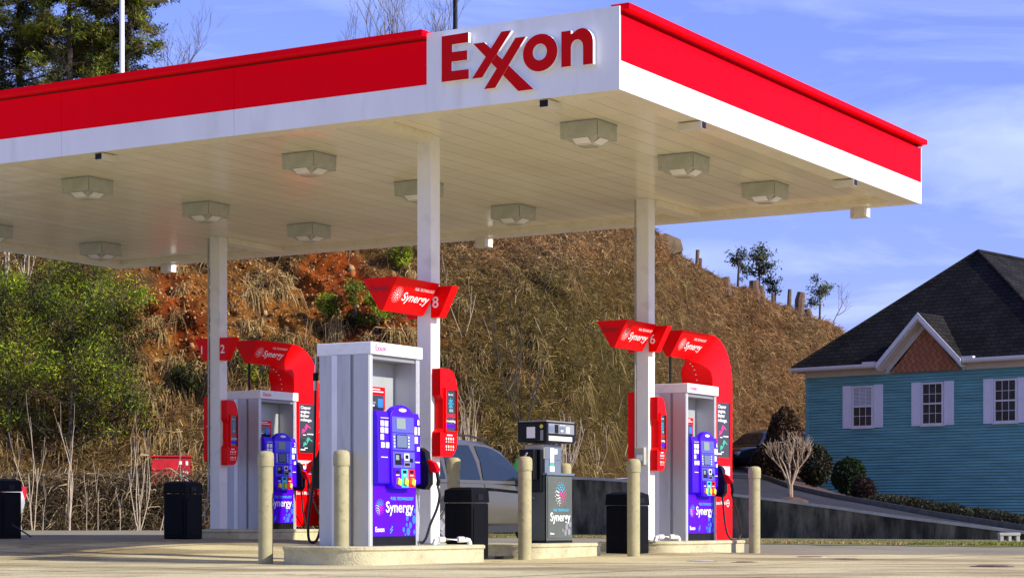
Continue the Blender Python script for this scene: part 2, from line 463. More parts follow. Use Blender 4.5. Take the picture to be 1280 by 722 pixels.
# ================================================================== SETTING: forecourt ground
def ground_material():
    m = bpy.data.materials.new('forecourt'); m.use_nodes = True
    nt = m.node_tree; b = nt.nodes['Principled BSDF']; N = nt.nodes.new; LK = nt.links.new
    b.inputs['Roughness'].default_value = 0.85; b.inputs['Specular IOR Level'].default_value = 0.25
    t = N('ShaderNodeTexCoord')
    def noise(scale, detail=8, stretch=(1, 1, 1), rough=.6):
        mp_ = N('ShaderNodeMapping'); mp_.inputs['Scale'].default_value = stretch
        LK(t.outputs['Object'], mp_.inputs[0])
        n = N('ShaderNodeTexNoise'); n.inputs['Scale'].default_value = scale; n.inputs['Detail'].default_value = detail
        n.inputs['Roughness'].default_value = rough
        LK(mp_.outputs[0], n.inputs['Vector']); return n.outputs[0]
    def ramp(src, p0, p1, c0, c1):
        r = N('ShaderNodeValToRGB'); r.color_ramp.elements[0].position = p0; r.color_ramp.elements[1].position = p1
        r.color_ramp.elements[0].color = (*c0, 1); r.color_ramp.elements[1].color = (*c1, 1)
        LK(src, r.inputs[0]); return r.outputs[0]
    def mix(fac, a, c, bt='MIX'):
        x = N('ShaderNodeMix'); x.data_type = 'RGBA'; x.blend_type = bt
        if isinstance(fac, float): x.inputs[0].default_value = fac
        else: LK(fac, x.inputs[0])
        LK(a, x.inputs[6]); LK(c, x.inputs[7]); return x.outputs[2]
    def math_(op, a, c):
        x = N('ShaderNodeMath'); x.operation = op
        for i, q in enumerate((a, c)):
            if isinstance(q, (int, float)): x.inputs[i].default_value = q
            else: LK(q, x.inputs[i])
        return x.outputs[0]
    conc = mix(0.75, ramp(noise(.7), .32, .68, (0.54, 0.465, 0.245), (0.76, 0.665, 0.365)), ramp(noise(45, 4), .35, .7, (0.62, 0.62, 0.62), (1.25, 1.25, 1.25)), 'MULTIPLY')
    stain = ramp(noise(.55, 7, (.5, .9, 1)), .46, .60, (1, 1, 1), (0.52, 0.47, 0.43))
    spots = ramp(noise(2.2, 5, (.8, 1, 1)), .60, .70, (1, 1, 1), (0.42, 0.37, 0.35))
    stain = mix(1.0, stain, spots, 'MULTIPLY')
    conc = mix(1.0, conc, stain, 'MULTIPLY')
    asp = mix(0.85, ramp(noise(.5), .3, .7, (0.21, 0.185, 0.115), (0.38, 0.335, 0.225)), ramp(noise(60, 3), .35, .7, (0.5, 0.5, 0.5), (1.55, 1.55, 1.5)), 'MULTIPLY')
    dirt_ = ramp(noise(.25, 5), .45, .6, (0, 0, 0), (1, 1, 1))
    tan = N('ShaderNodeRGB'); tan.outputs[0].default_value = (0.27, 0.215, 0.13, 1)
    asp = mix(math_('MULTIPLY', dirt_, .55), asp, tan.outputs[0])
    s = N('ShaderNodeSeparateXYZ'); LK(t.outputs['Object'], s.inputs[0])
    yy = math_('ADD', s.outputs[1], math_('MULTIPLY', noise(.9, 6), 1.6))
    mask = math_('GREATER_THAN', yy, 27.6)
    # expansion joints of the concrete slabs, cut along the islands
    rx = N('ShaderNodeMapping'); rx.inputs['Rotation'].default_value = (0, 0, -TH)
    LK(t.outputs['Object'], rx.inputs[0]); s2 = N('ShaderNodeSeparateXYZ'); LK(rx.outputs[0], s2.inputs[0])
    def joint(src, step):
        f = math_('FRACT', math_('DIVIDE', src, step), 0); return math_('LESS_THAN', f, 0.012)
    jn = math_('MAXIMUM', joint(s2.outputs[0], 4.5), joint(s2.outputs[1], 4.2))
    jc = N('ShaderNodeRGB'); jc.outputs[0].default_value = (0.05, 0.04, 0.035, 1)
    conc = mix(jn, conc, jc.outputs[0])
    LK(mix(mask, conc, asp), b.inputs['Base Color'])
    bp = N('ShaderNodeBump'); bp.inputs['Strength'].default_value = .6; bp.inputs['Distance'].default_value = .02
    LK(noise(35, 6), bp.inputs['Height']); LK(bp.outputs[0], b.inputs['Normal'])
    return m
xs = np.concatenate([np.linspace(-400, -25, 12), np.arange(-24, 24.1, .5), np.linspace(25, 400, 12)])
ys = np.concatenate([np.linspace(-60, 8, 8), np.arange(9, 60, .5), np.linspace(61, 1200, 12)])
X_, Y_ = np.meshgrid(xs, ys)
Z_ = gz(X_, Y_) + (fnoise(X_, Y_, 3, 3, .4) - .5) * .02
Z_ = np.where(Y_ > 52, np.minimum(Z_, -.2), Z_)
nx, ny = len(xs), len(ys)
idx = np.arange(nx * ny).reshape(ny, nx)
fc = np.stack([idx[:-1, :-1], idx[:-1, 1:], idx[1:, 1:], idx[1:, :-1]], -1).reshape(-1, 4)
g = np_mesh('ground', np.stack([X_, Y_, Z_], -1).reshape(-1, 3), fc, None, ground_material(), smooth_=True)
tag(g, kind='structure')

def on_ground(x, y): return float(gz(np.array(x, dtype=float), np.array(y, dtype=float)))

# ------------------------------------------------------------------ wall line, drive, bed, hillside
WALL = [(-700, 596, 50.0), (-200, 604, 50.0), (0, 608, 50.0), (150, 609, 50.0), (330, 604, 50.0), (560, 597, 50.2), (716, 596.5, 50.0), (780, 600, 48.6),
        (850, 608, 47.3), (923, 619.5, 46.0), (953, 622, 45.4), (1067, 637, 43.6), (1100, 642.5, 43.1), (1198, 654.5, 41.8), (1280, 665, 41.0), (1330, 671, 40.4)]
def interp(tab, px, k): return float(np.interp(px, [r[0] for r in tab], [r[k] for r in tab]))
def wall_top(px): return at(px, interp(WALL, px, 1), interp(WALL, px, 2))

M['wall_conc'] = mat('stained_concrete', (0.046, 0.042, 0.030), 0.9, vscale=1.9, vstretch=(1.2, 1.2, .42), color2=(0.24, 0.21, 0.14), dirt=.5, spec=.1, bump=.5, bscale=14, lo=.42, hi=.72)
M['wall_cap'] = mat('wall_cap', (0.42, 0.40, 0.33), 0.8, var=.15, vscale=3)
root = empty('retaining_wall', (0, 0, 0), label='long low concrete retaining wall, dark with stains, stepping down beside the drive', cat='wall')
pxs = list(range(-700, 1331, 35)) + [1330]
mb = MB(); cap_mb = MB()
vs = []; cv = []
for px in pxs:
    p = wall_top(px); n = Vector((p.x, p.y, 0)).normalized()
    d = n * 0.25
    zb = on_ground(p.x, p.y) - .3
    vs += [(p.x, p.y, zb), (p.x, p.y, p.z - .03), (p.x + d.x, p.y + d.y, p.z - .03), (p.x + d.x, p.y + d.y, zb)]
    q = p - n * .03; e = p + n * .28
    cv += [(q.x, q.y, p.z - .032), (q.x, q.y, p.z + .03), (e.x, e.y, p.z + .03), (e.x, e.y, p.z - .032)]
for bld, v_, m_ in ((mb, vs, 'wall_conc'), (cap_mb, cv, 'wall_cap')):
    fs = []
    for i in range(len(pxs) - 1):
        for k in range(4):
            fs.append((i * 4 + k, i * 4 + (k + 1) % 4, (i + 1) * 4 + (k + 1) % 4, (i + 1) * 4 + k))
    fs += [(0, 1, 2, 3)[::-1], tuple(len(v_) - 4 + k for k in range(4))]
    bld.add(v_, fs, m_)
mb.build('wall_body', root); cap_mb.build('wall_coping', root)

# grass strip at the wall foot
def strip_material(name, c1, c2, c3, sc=3.0):
    m = mat(name, c1, .9, vscale=sc, color2=c2, bump=.8, bscale=20, dirt=.35, lo=.4, hi=.6)
    return m
M['verge'] = strip_material('verge_turf', (0.20, 0.15, 0.07), (0.15, 0.18, 0.03), None, 1.1)
mb = MB(); vs = []
vp = list(range(560, 1331, 14))
for i, px in enumerate(vp):
    p = wall_top(px); w = float(np.interp(px, [560, 700, 800, 950, 1330], [5.0, 5.0, 5.5, 7.0, 6.5])) + .8 * math.sin(px * .05) * math.sin(px * .013)
    n = Vector((p.x, p.y, 0)).normalized()
    for k in range(4):
        q = p - n * (w * k / 3 + .0)
        vs.append((q.x, q.y, on_ground(q.x, q.y) + (.06 if k == 0 else (.045 if k < 3 else .003))))
mb.add(vs, [(i * 4 + k, i * 4 + k + 1, i * 4 + k + 5, i * 4 + k + 4) for i in range(len(vp) - 1) for k in range(3)], 'verge')
tag(mb.build('grass_verge', smooth_=True), kind='structure')
# grass blades on it
n = 30000
a = RNG.uniform(560, 1330, n); k = RNG.uniform(0, 1, n) ** .8
P = np.array([list(wall_top(x)) for x in a]); w = 2.2
nn = P[:, :2] / np.linalg.norm(P[:, :2], axis=1)[:, None]
P[:, :2] -= nn * (k * np.interp(a, [560, 700, 800, 950, 1330], [4.8, 4.8, 5.3, 6.8, 6.3]))[:, None]
P[:, 2] = gz(P[:, 0], P[:, 1]) + .02
gmask = fnoise(P[:, 0], P[:, 1], 5, 3, .35) + np.where(a > 1040, .04, -.12) + .10 * (k > .45)
gc = np.where((gmask > .48)[:, None], np.array([[0.17, 0.20, 0.02]]), np.array([[0.36, 0.27, 0.11]])) * RNG.uniform(.6, 1.3, (n, 1))
d = RNG.normal(size=(n, 3)) * .5; d[:, 2] = 1; d /= np.linalg.norm(d, axis=1)[:, None]
v_, f_, c_ = blades(P, d, RNG.uniform(.02, .07, n), .02, .4, gc)
tag(np_mesh('verge_grass', v_, f_, c_, M['straw']), 'thin strip of green and straw grass along the foot of the retaining wall', 'grass', kind='stuff')

# lofted terrain rows: (px, py, Z)
def loft_rows(rows, n_px, name, m, kind='structure', disp=0.0, smooth_=True):
    """rows: list of tables [(px, py, Z)...]; lofts sheets between the rows"""
    V_ = []
    for tab in rows:
        for px in n_px: V_.append(list(at(px, interp(tab, px, 1), interp(tab, px, 2))))
    V_ = np.array(V_); q = len(n_px)
    ix = np.arange(len(V_)).reshape(len(rows), q)
    f = np.stack([ix[:-1, :-1], ix[:-1, 1:], ix[1:, 1:], ix[1:, :-1]], -1).reshape(-1, 4)
    o = np_mesh(name, V_, f, None, m, smooth_=smooth_)
    return tag(o, kind=kind)
M['drive'] = mat('drive_asphalt', (0.036, 0.035, 0.040), .85, var=.25, vscale=1.2, bump=.4, bscale=30, dirt=.2, spec=.1)
M['mulch'] = mat('mulch', (0.045, 0.020, 0.012), .95, color2=(0.12, 0.06, 0.035), vscale=9, bump=1, bscale=18)
M['kerb'] = mat('kerb_concrete', (0.10, 0.085, 0.06), .9, var=.25, vscale=3, dirt=.4)
CURB = [(700, 597.5, 51.6), (716, 598, 51.9), (760, 598.5, 57), (800, 597, 63), (860, 589, 77), (905, 583, 88), (933, 587.5, 82), (947, 595, 70), (990, 610.7, 60), (1041, 622.4, 55), (1098, 632.5, 52), (1170, 646, 49), (1222, 654, 47), (1280, 663, 45), (1340, 671, 43.5)]
HBASE = [(700, 548, 110), (905, 575, 100), (933, 583, 90), (947, 589, 82), (975, 596, 79), (1009, 603, 77.3), (1040, 613, 76.5), (1088, 628, 75.3), (1180, 641, 73.2), (1280, 655, 71.2), (1340, 663, 69.8)]
BACK = [(700, 546, 128), (905, 572, 118), (975, 590, 110), (1280, 640, 110), (1340, 648, 110)]
wb = [(px, y + .8, z + .25) for px, y, z in WALL if px >= 700]
wb = [(700, 597.5, 50.2)] + wb + [(1340, 673, 40.5)]
mid = [(px, (interp(wb, px, 1) * .45 + interp(CURB, px, 1) * .55) + 2.2, interp(wb, px, 2) * .6 + interp(CURB, px, 2) * .4) for px in range(700, 1341, 40)]
npx = list(range(700, 1341, 10))
loft_rows([wb, CURB], npx, 'driveway', M['drive'])
curb_up = [(a_, b_ - 0.13 * F / c_, c_ + .02) for a_, b_, c_ in CURB]
curb_bk = [(a_, b_ - 0.13 * F / c_ - .25, c_ + .35) for a_, b_, c_ in CURB]
loft_rows([CURB, curb_up, curb_bk], [p for p in npx if p >= 905], 'kerb', M['kerb'], smooth_=False)
loft_rows([[(a_, b_ + .3, c_) for a_, b_, c_ in curb_bk], HBASE, BACK], [p for p in npx if p >= 905], 'planting_bed', M['mulch'])

# ================================================================== HILLSIDE
FOOT = [(-700, 600, 51), (-200, 606, 51), (0, 609, 51.2), (300, 606, 51.2), (560, 600, 51.4), (716, 598, 51.5), (760, 598, 56), (800, 596, 62), (860, 588, 76), (905, 578, 92), (933, 574, 97), (980, 572, 100), (1050, 575, 104), (1120, 580, 108), (1300, 590, 115), (1500, 600, 122)]
CREST = [(-700, 150, 66), (-200, 172, 66), (0, 192, 66.5), (150, 208, 67), (300, 228, 67.5), (450, 236, 68), (600, 240, 69), (716, 250, 71), (780, 266, 75), (812, 284, 79), (823, 292, 80), (836, 303, 82), (847, 319, 84), (875, 338, 88), (904, 352, 93),
         (951, 371, 100), (994, 389, 106), (1025, 400, 110), (1051, 415, 113), (1075, 440, 116), (1120, 470, 120), (1300, 520, 128), (1500, 550, 135)]
# bulge: how far the middle of the face stands out from the straight foot-crest line (fraction of the run), rougher where the bank is clay
NP, NK = 620, 110
pxg = np.linspace(-700, 1500, NP)
def tabi(tab, px, k): return np.interp(px, [r[0] for r in tab], [r[k] for r in tab])
def P3(px, py, Z): return np.stack([(px - 640) * Z / F, Z, CH + (YH - py) * Z / F], -1)
foot = P3(pxg, tabi(FOOT, pxg, 1), tabi(FOOT, pxg, 2)); crest = P3(pxg, tabi(CREST, pxg, 1), tabi(CREST, pxg, 2))
def hill_point(px, k):
    """px: photo column, k: 0 foot .. 1 crest .. 1.6 plateau; arrays"""
    f = np.stack([np.interp(px, pxg, foot[:, i]) for i in range(3)], -1); c = np.stack([np.interp(px, pxg, crest[:, i]) for i in range(3)], -1)
    kk = np.clip(k, 0, 1)[..., None]
    p = f + (c - f) * kk
    p[..., 2] += np.sin(kk[..., 0] * math.pi) * 0.75                     # convex profile
    over = np.clip(k - 1, 0, None)
    dirv = c - f; dirv[..., 2] = 0; dirv /= np.linalg.norm(dirv, axis=-1)[..., None]
    p += dirv * (over * 45)[..., None]; p[..., 2] -= over * 5 * np.minimum(over * 4, 1)
    rough = np.clip(1.15 - np.abs(px - 330) / 420, .52, 1.0)
    edge = np.clip(k * 6, 0, 1) * np.clip((1.25 - k) * 5, 0, 1)
    X = p[..., 0]; Zz = p[..., 2]; Yv = p[..., 1]
    nv = (fnoise(X * .55 + Yv * .3, Zz * .9, 21, 5, .55) - .5) * 2.3 * rough + (fnoise(X + Yv * .6, Zz * 1.4, 22, 4, 1.7) - .5) * .8 * rough
    # gullies running down the face
    gl = (np.abs(fnoise(X * 1.0 + Yv * .5, Zz * .22, 23, 4, .8) - .5) * 2) * 1.0 * rough
    ds = (nv - gl * .8 + .2) * edge
    ds = np.where(k > 1, (nv * .25) * edge, ds)
    p[..., 1] -= ds * .8; p[..., 2] += ds * .35
    return p
kg = np.concatenate([np.linspace(0, 1, NK), [1.03, 1.08, 1.2, 1.6, 2.4]])
PX, KK = np.meshgrid(pxg, kg)
HP = hill_point(PX, KK)
def hill_py(p): return YH - F * (p[..., 2] - CH) / p[..., 1]
def hill_px(p): return 640 + F * p[..., 0] / p[..., 1]
def blob(px, py, cx, cy, rx, ry): return np.clip(1.35 - np.hypot((px - cx) / rx, (py - cy) / ry), 0, 1)
def hill_color(px, py, X, Z):
    """soil and litter colours of the bank: red clay scars, ochre earth, brown thatch, green-brown growth darkened for shade, sunlit top"""
    n1 = fnoise(X, Z, 31, 5, .7)[..., None]; n2 = fnoise(X, Z, 32, 5, 2.4)[..., None]
    thatch = np.array([0.155, 0.105, 0.05]) * (.6 + .9 * n2)
    green = np.array([0.095, 0.085, 0.03]) * (.6 + .9 * n2)
    gold = np.array([0.17, 0.11, 0.07]) * (.6 + .9 * n2)
    c = thatch
    green_shade = (blob(px, py, 700, 470, 190, 150) * (.4 + n1[..., 0]))[..., None].clip(0, 1); c = c * (1 - green_shade) + green * green_shade  # mid-bank shadow put into the green-brown of the growth
    go = (np.clip((px - 800) / 60, 0, 1) + blob(px, py, 700, 300, 160, 40)).clip(0, 1)[..., None]; c = c * (1 - go) + gold * go  # golden tone; its strip along the top is sunlight put into colour
    ochre = np.array([0.50, 0.25, 0.07]) * (.15 + 1.5 * n2 ** 1.5); red = (np.array([0.60, 0.11, 0.016]) * n1 + np.array([0.52, 0.20, 0.05]) * (1 - n1)) * (.12 + 1.45 * n2 ** 1.4)
    om = np.maximum.reduce([blob(px, py, 330, 385, 170, 85), blob(px, py, 215, 390, 80, 110), blob(px, py, 450, 420, 110, 70)]) * 1.4 * np.clip((n1[..., 0] - .33) * 7, 0, 1); om = om.clip(0, 1)
    c = c * (1 - om[..., None]) + ochre * om[..., None]
    rm = np.maximum.reduce([blob(px, py, 412, 345, 44, 30) * 1.6, blob(px, py, 440, 385, 48, 34), blob(px, py, 480, 420, 70, 30), blob(px, py, 215, 350, 22, 60), blob(px, py, 240, 430, 25, 70) * .8, blob(px, py, 195, 390, 20, 40) * .7])
    rm = np.clip(rm * 1.7 * (n1[..., 0] * 1.1 + .45) - .22, 0, 1)[..., None]
    return (c * (1 - rm) + red * rm * .8) * np.array([1.1, .92, .6])
hc = hill_color(hill_px(HP), hill_py(HP), HP[..., 0] + HP[..., 1] * .5, HP[..., 2])
q = len(pxg); ix = np.arange(HP.shape[0] * q).reshape(-1, q)
fc = np.stack([ix[:-1, :-1], ix[:-1, 1:], ix[1:, 1:], ix[1:, :-1]], -1).reshape(-1, 4)
hm = bpy.data.materials.new('bank_soil'); hm.use_nodes = True
nt = hm.node_tree; b = nt.nodes['Principled BSDF']; b.inputs['Roughness'].default_value = .95; b.inputs['Specular IOR Level'].default_value = .1
a = nt.nodes.new('ShaderNodeAttribute'); a.attribute_name = 'tone'
t = nt.nodes.new('ShaderNodeTexCoord'); n = nt.nodes.new('ShaderNodeTexNoise'); n.inputs['Scale'].default_value = 4; n.inputs['Detail'].default_value = 10; n.inputs['Roughness'].default_value = .7
r = nt.nodes.new('ShaderNodeValToRGB'); r.color_ramp.elements[0].position = .3; r.color_ramp.elements[1].position = .72
r.color_ramp.elements[0].color = (.35, .33, .3, 1); r.color_ramp.elements[1].color = (1.5, 1.45, 1.4, 1)
mx = nt.nodes.new('ShaderNodeMix'); mx.data_type = 'RGBA'; mx.blend_type = 'MULTIPLY'; mx.inputs[0].default_value = 1
bp = nt.nodes.new('ShaderNodeBump'); bp.inputs['Strength'].default_value = 1; bp.inputs['Distance'].default_value = .55
nt.links.new(t.outputs['Object'], n.inputs['Vector']); nt.links.new(n.outputs[0], r.inputs[0]); nt.links.new(a.outputs['Color'], mx.inputs[6]); nt.links.new(r.outputs[0], mx.inputs[7])
nt.links.new(mx.outputs[2], b.inputs['Base Color']); nt.links.new(n.outputs[0], bp.inputs['Height']); nt.links.new(bp.outputs[0], b.inputs['Normal'])
tag(np_mesh('hillside', HP.reshape(-1, 3), fc, hc.reshape(-1, 3), hm, smooth_=True), kind='structure')

def hill_surface(px, k): return hill_point(np.asarray(px, dtype=float), np.asarray(k, dtype=float))
def k_for(px, py):
    """k of the bank whose projection falls on row py"""
    ks = np.linspace(0, 1, 160); p = hill_surface(np.full(160, float(px)), ks)
    return float(ks[np.argmin(np.abs(hill_py(p) - py))])

# dry grass over the bank (stuff)
def scatter_bank(n, lo, hi, klo=0.0, khi=1.04):
    px = RNG.uniform(lo, hi, n); k = RNG.uniform(klo, khi, n)
    return px, k, hill_surface(px, k)
parts = []
n = 270000
px, k, P = scatter_bank(n, -120, 1120)
py = hill_py(P); qx = hill_px(P)
base = np.where((qx > 805)[:, None], np.array([[0.30, 0.225, 0.16]]), np.array([[0.235, 0.175, 0.095]]))
green_shade = (blob(qx, py, 700, 460, 190, 150) * (.5 + fnoise(P[:, 0], P[:, 2], 40, 4, .6)))[:, None].clip(0, 1)
base = base * (1 - green_shade) + np.array([[0.155, 0.145, 0.05]]) * green_shade  # darker green-brown blades carry the painted mid-bank shadow
sunlit_top = blob(qx, py, 700, 300, 170, 38)[:, None]; base = base * (1 - sunlit_top) + np.array([[0.37, 0.27, 0.17]]) * sunlit_top  # blades near the top paler, sunlight put into their colour
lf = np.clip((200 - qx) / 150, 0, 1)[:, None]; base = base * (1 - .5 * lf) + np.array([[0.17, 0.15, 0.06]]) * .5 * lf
col = base * RNG.uniform(.45, 1.5, (n, 1)) * (.25 + 1.5 * fnoise(P[:, 0] + P[:, 1], P[:, 2], 41, 5, 1.3))[:, None]
dk = RNG.random(n) < .16; col[dk] *= .25
hue = fnoise(P[:, 0] * .8 + P[:, 1] * .5, P[:, 2] * .9, 62, 4, .55)[:, None]
col = col * (np.array([[1.18, .95, .78]]) * (1 - hue) + np.array([[.80, 1.02, 1.0]]) * hue) * (1.0 + .25 * (hue - .5))
pale = RNG.random(n) < .07; col[pale] = np.array([0.52, 0.43, 0.27]) * RNG.uniform(.7, 1.15, (pale.sum(), 1))
# thin it out on bare clay
clay = np.maximum.reduce([blob(qx, py, 412, 345, 44, 30) * 1.6, blob(qx, py, 440, 388, 44, 30), blob(qx, py, 310, 385, 160, 75) * .8, blob(qx, py, 215, 380, 60, 100), blob(qx, py, 470, 420, 90, 50)])
patch = fnoise(P[:, 0] * 1.3 + P[:, 1] * .7, P[:, 2] * 1.1, 61, 4, .8)
keep = (RNG.random(n) > clay * 1.25) & (RNG.random(n) > np.clip((patch - .56) * 6, 0, .93))
d = RNG.normal(size=(n, 3)) * .75; d[:, 2] = RNG.uniform(-.5, .9, n); d[:, 1] -= .5; d /= np.linalg.norm(d, axis=1)[:, None]
P = P + np.array([[0, -.03, .02]])
scl = (P[:, 1] / 60)
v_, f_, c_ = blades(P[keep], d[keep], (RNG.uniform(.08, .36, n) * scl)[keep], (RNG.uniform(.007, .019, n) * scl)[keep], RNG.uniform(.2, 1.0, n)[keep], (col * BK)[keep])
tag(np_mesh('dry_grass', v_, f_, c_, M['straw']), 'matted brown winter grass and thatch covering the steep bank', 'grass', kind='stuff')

# hanging straw tussocks on the clay scar (stuff: they merge into each other)
parts = []
def tussock(p, size, tone, nb=90):
    d = RNG.normal(size=(nb, 3)) * .6; d[:, 1] -= .7; d[:, 2] += .45; d /= np.linalg.norm(d, axis=1)[:, None]
    P0 = np.array(p)[None] + RNG.normal(size=(nb, 3)) * size * .13
    c = np.array(tone)[None] * RNG.uniform(.45, 1.35, (nb, 1))
    return blades(P0, d, size * RNG.uniform(.6, 1.25, nb), RNG.uniform(.018, .035, nb), RNG.uniform(.9, 2.2, nb), c)
spots = []
for i in range(120):
    x = RNG.uniform(160, 500); y = RNG.uniform(350, 600)
    if x > 370 and y < 400: continue
    spots.append((x, y, RNG.uniform(.45, 1.0)))
for i in range(70): spots.append((RNG.uniform(-40, 560), RNG.uniform(320, 600), RNG.uniform(.3, .8)))
for i in range(90): spots.append((RNG.uniform(480, 900), RNG.uniform(330, 590), RNG.uniform(.3, .6)))
for x, y, s_ in spots:
    p = hill_surface([x], [k_for(x, y)])[0]
    t_ = (0.44, 0.34, 0.18) if x < 520 else (0.27, 0.22, 0.11)
    if RNG.random() < .35: t_ = (0.26, 0.18, 0.09)
    parts.append(tussock(p, s_ * 1.0, np.array(t_) * np.array([1.05, .93, .68]), 80))
v_, f_, c_ = merge(parts)
tag(np_mesh('straw_tussocks', v_, f_, c_, M['straw']), 'pale straw tussocks hanging down over the orange clay of the bank', 'grass', kind='stuff')

# crumbled clay and stones lying on the scar (stuff)
n = 9000
px = RNG.uniform(150, 560, n); k = RNG.uniform(.12, .98, n); P = hill_surface(px, k); qx = hill_px(P); qy = hill_py(P)
w_ = np.maximum.reduce([blob(qx, qy, 330, 385, 190, 95), blob(qx, qy, 215, 390, 80, 120), blob(qx, qy, 450, 410, 120, 80)])
kp = RNG.random(n) < w_ * .5; P = P[kp]; n = len(P)
sz = RNG.uniform(.012, .045, n) * np.where(RNG.random(n) < .03, 2.6, 1); o8 = np.array([[-1, -1, -1], [1, -1, -1], [1, 1, -1], [-1, 1, -1], [-.6, -.7, 1], [.8, -.6, .8], [.5, .6, 1], [-.7, .5, .7]])
vv = (o8[None] * RNG.uniform(.6, 1.3, (n, 8, 3))) * sz[:, None, None] + (P + np.array([[0, -.04, 0]]))[:, None]
ff = (np.arange(n)[:, None, None] * 8 + np.array([[0, 1, 5, 4], [1, 2, 6, 5], [2, 3, 7, 6], [3, 0, 4, 7], [4, 5, 6, 7], [3, 2, 1, 0]])[None]).reshape(-1, 4)
tn = np.array([(0.36, 0.12, 0.03), (0.20, 0.10, 0.04), (0.40, 0.20, 0.06), (0.08, 0.045, 0.02), (0.40, 0.26, 0.11)])[RNG.integers(5, size=n)] * RNG.uniform(.6, 1.2, (n, 1))
tag(np_mesh('clay_rubble', vv.reshape(-1, 3), ff, np.repeat(tn, 6, axis=0), M['twig']), 'crumbled orange clay and stones on the bare scar of the bank', 'rubble', kind='stuff')

# tangle of dead brush (stuff): thin dark and pale stems
n = 9000
px, k, P = scatter_bank(n, -120, 870, 0.0, .95)
qx = hill_px(P); qy = hill_py(P); keep = RNG.random(n) > np.maximum(blob(qx, qy, 410, 370, 110, 70), blob(qx, qy, 220, 380, 60, 90)) * 1.2
P = P[keep]; n = len(P)
d = RNG.normal(size=(n, 3)) * .6; d[:, 1] -= .3; d[:, 2] += .9; d /= np.linalg.norm(d, axis=1)[:, None]
col = np.where((RNG.random(n) < .12)[:, None], np.array([[0.34, 0.28, 0.18]]), np.array([[0.075, 0.05, 0.03]])) * RNG.uniform(.6, 1.3, (n, 1))
v_, f_, c_ = blades(P, d, RNG.uniform(.3, 1.0, n), RNG.uniform(.010, .020, n), RNG.uniform(-.1, .7, n), col)
# vines and weeds on the wall and at its foot, left
n = 22000
a = RNG.uniform(-80, 420, n); W_ = np.array([list(wall_top(x)) for x in a])
nn = W_[:, :2] / np.linalg.norm(W_[:, :2], axis=1)[:, None]
W_[:, :2] -= nn * RNG.uniform(.02, .55, n)[:, None] ** 1.3
gzz = gz(W_[:, 0], W_[:, 1]); W_[:, 2] = gzz + (W_[:, 2] + .35 - gzz) * RNG.uniform(0, 1, n) ** 1.25
d = RNG.normal(size=(n, 3)); d[:, 2] *= .8; d /= np.linalg.norm(d, axis=1)[:, None]
col = np.where((RNG.random(n) < .25)[:, None], np.array([[0.38, 0.30, 0.17]]), np.array([[0.14, 0.095, 0.045]])) * RNG.uniform(.5, 1.35, (n, 1))
p2 = blades(W_, d, RNG.uniform(.12, .5, n), RNG.uniform(.012, .025, n), .5, col)
v_, f_, c_ = merge([(v_, f_, c_), p2])
tag(np_mesh('dead_brush', v_, f_, c_, M['twig']), 'tangle of dead vines and brush over the bank and the overgrown end of the wall', 'brush', kind='stuff')

# ------------------------------------------------------------------ woody plants
M['bark_dark'] = mat('bark_dark', (0.045, 0.032, 0.024), .9, var=.35, vscale=5, bump=.6, bscale=14)
M['bark_grey'] = mat('bark_grey', (0.17, 0.14, 0.12), .9, var=.25, vscale=5)
M['bark_tan'] = mat('bark_tan', (0.36, 0.26, 0.17), .85, var=.3, vscale=8)
M['bark_pale'] = mat('bark_pale', (0.48, 0.39, 0.28), .8, var=.25, vscale=6)
def grow(mb, p, d, length, r, depth, m, spread=.55, up=.25, split=(2, 3), tips=None, sides=5, crook=.12):
    d = d.normalized(); pts = [p.copy()]; rs = [r]; nseg = 4
    for i in range(nseg):
        d = (d + Vector([random.gauss(0, crook) for _ in range(3)]) + Vector((0, 0, up * .15))).normalized()
        p = p + d * length / nseg; pts.append(p.copy()); rs.append(max(r * (1 - .45 * (i + 1) / nseg), .004))
    mb.tube(pts, rs, m, n=sides, cap=False)
    if tips is not None: tips += [(q, depth) for q in pts[1:]]
    if depth <= 0: return
    for j in range(random.randint(*split)):
        i = random.randint(2, nseg); q = pts[i]
        e = (d + Vector([random.gauss(0, spread) for _ in range(3)]) + Vector((0, 0, up))).normalized()
        grow(mb, q, e, length * random.uniform(.55, .85), rs[i] * .72, depth - 1, m, spread, up, split, tips, max(3, sides - 1), crook)
def bare_tree(p, h, r, label, cat='tree', name='bare_tree', m='bark_grey', group=None, depth=5, spread=.5, lean=(0, 0), split=(2, 4)):
    rt = empty(name, p, 0, label, cat, group)
    tr = MB(); pts = [Vector((0, 0, -.4))]; rs = [r * 1.2]; q = Vector((0, 0, 0)); d = Vector((lean[0], lean[1], 1)).normalized()
    for i in range(5):
        pts.append(q.copy()); rs.append(r * (1 - .11 * i)); d = (d + Vector((random.gauss(0, .05), random.gauss(0, .05), .05))).normalized(); q = q + d * h * .12
    tr.tube(pts, rs, m, n=7); tr.build('trunk', rt, True)
    cr_ = MB()
    for i in range(3, 6):
        for j in range(2):
            e = (d * 1.0 + Vector([random.gauss(0, spread) for _ in range(3)])).normalized(); e.z = abs(e.z) + .2
            grow(cr_, pts[i], e, h * random.uniform(.2, .3), rs[i] * .6, depth - 2, m, spread, .3, split, None, 5)
    cr_.build('crown', rt)
    return rt
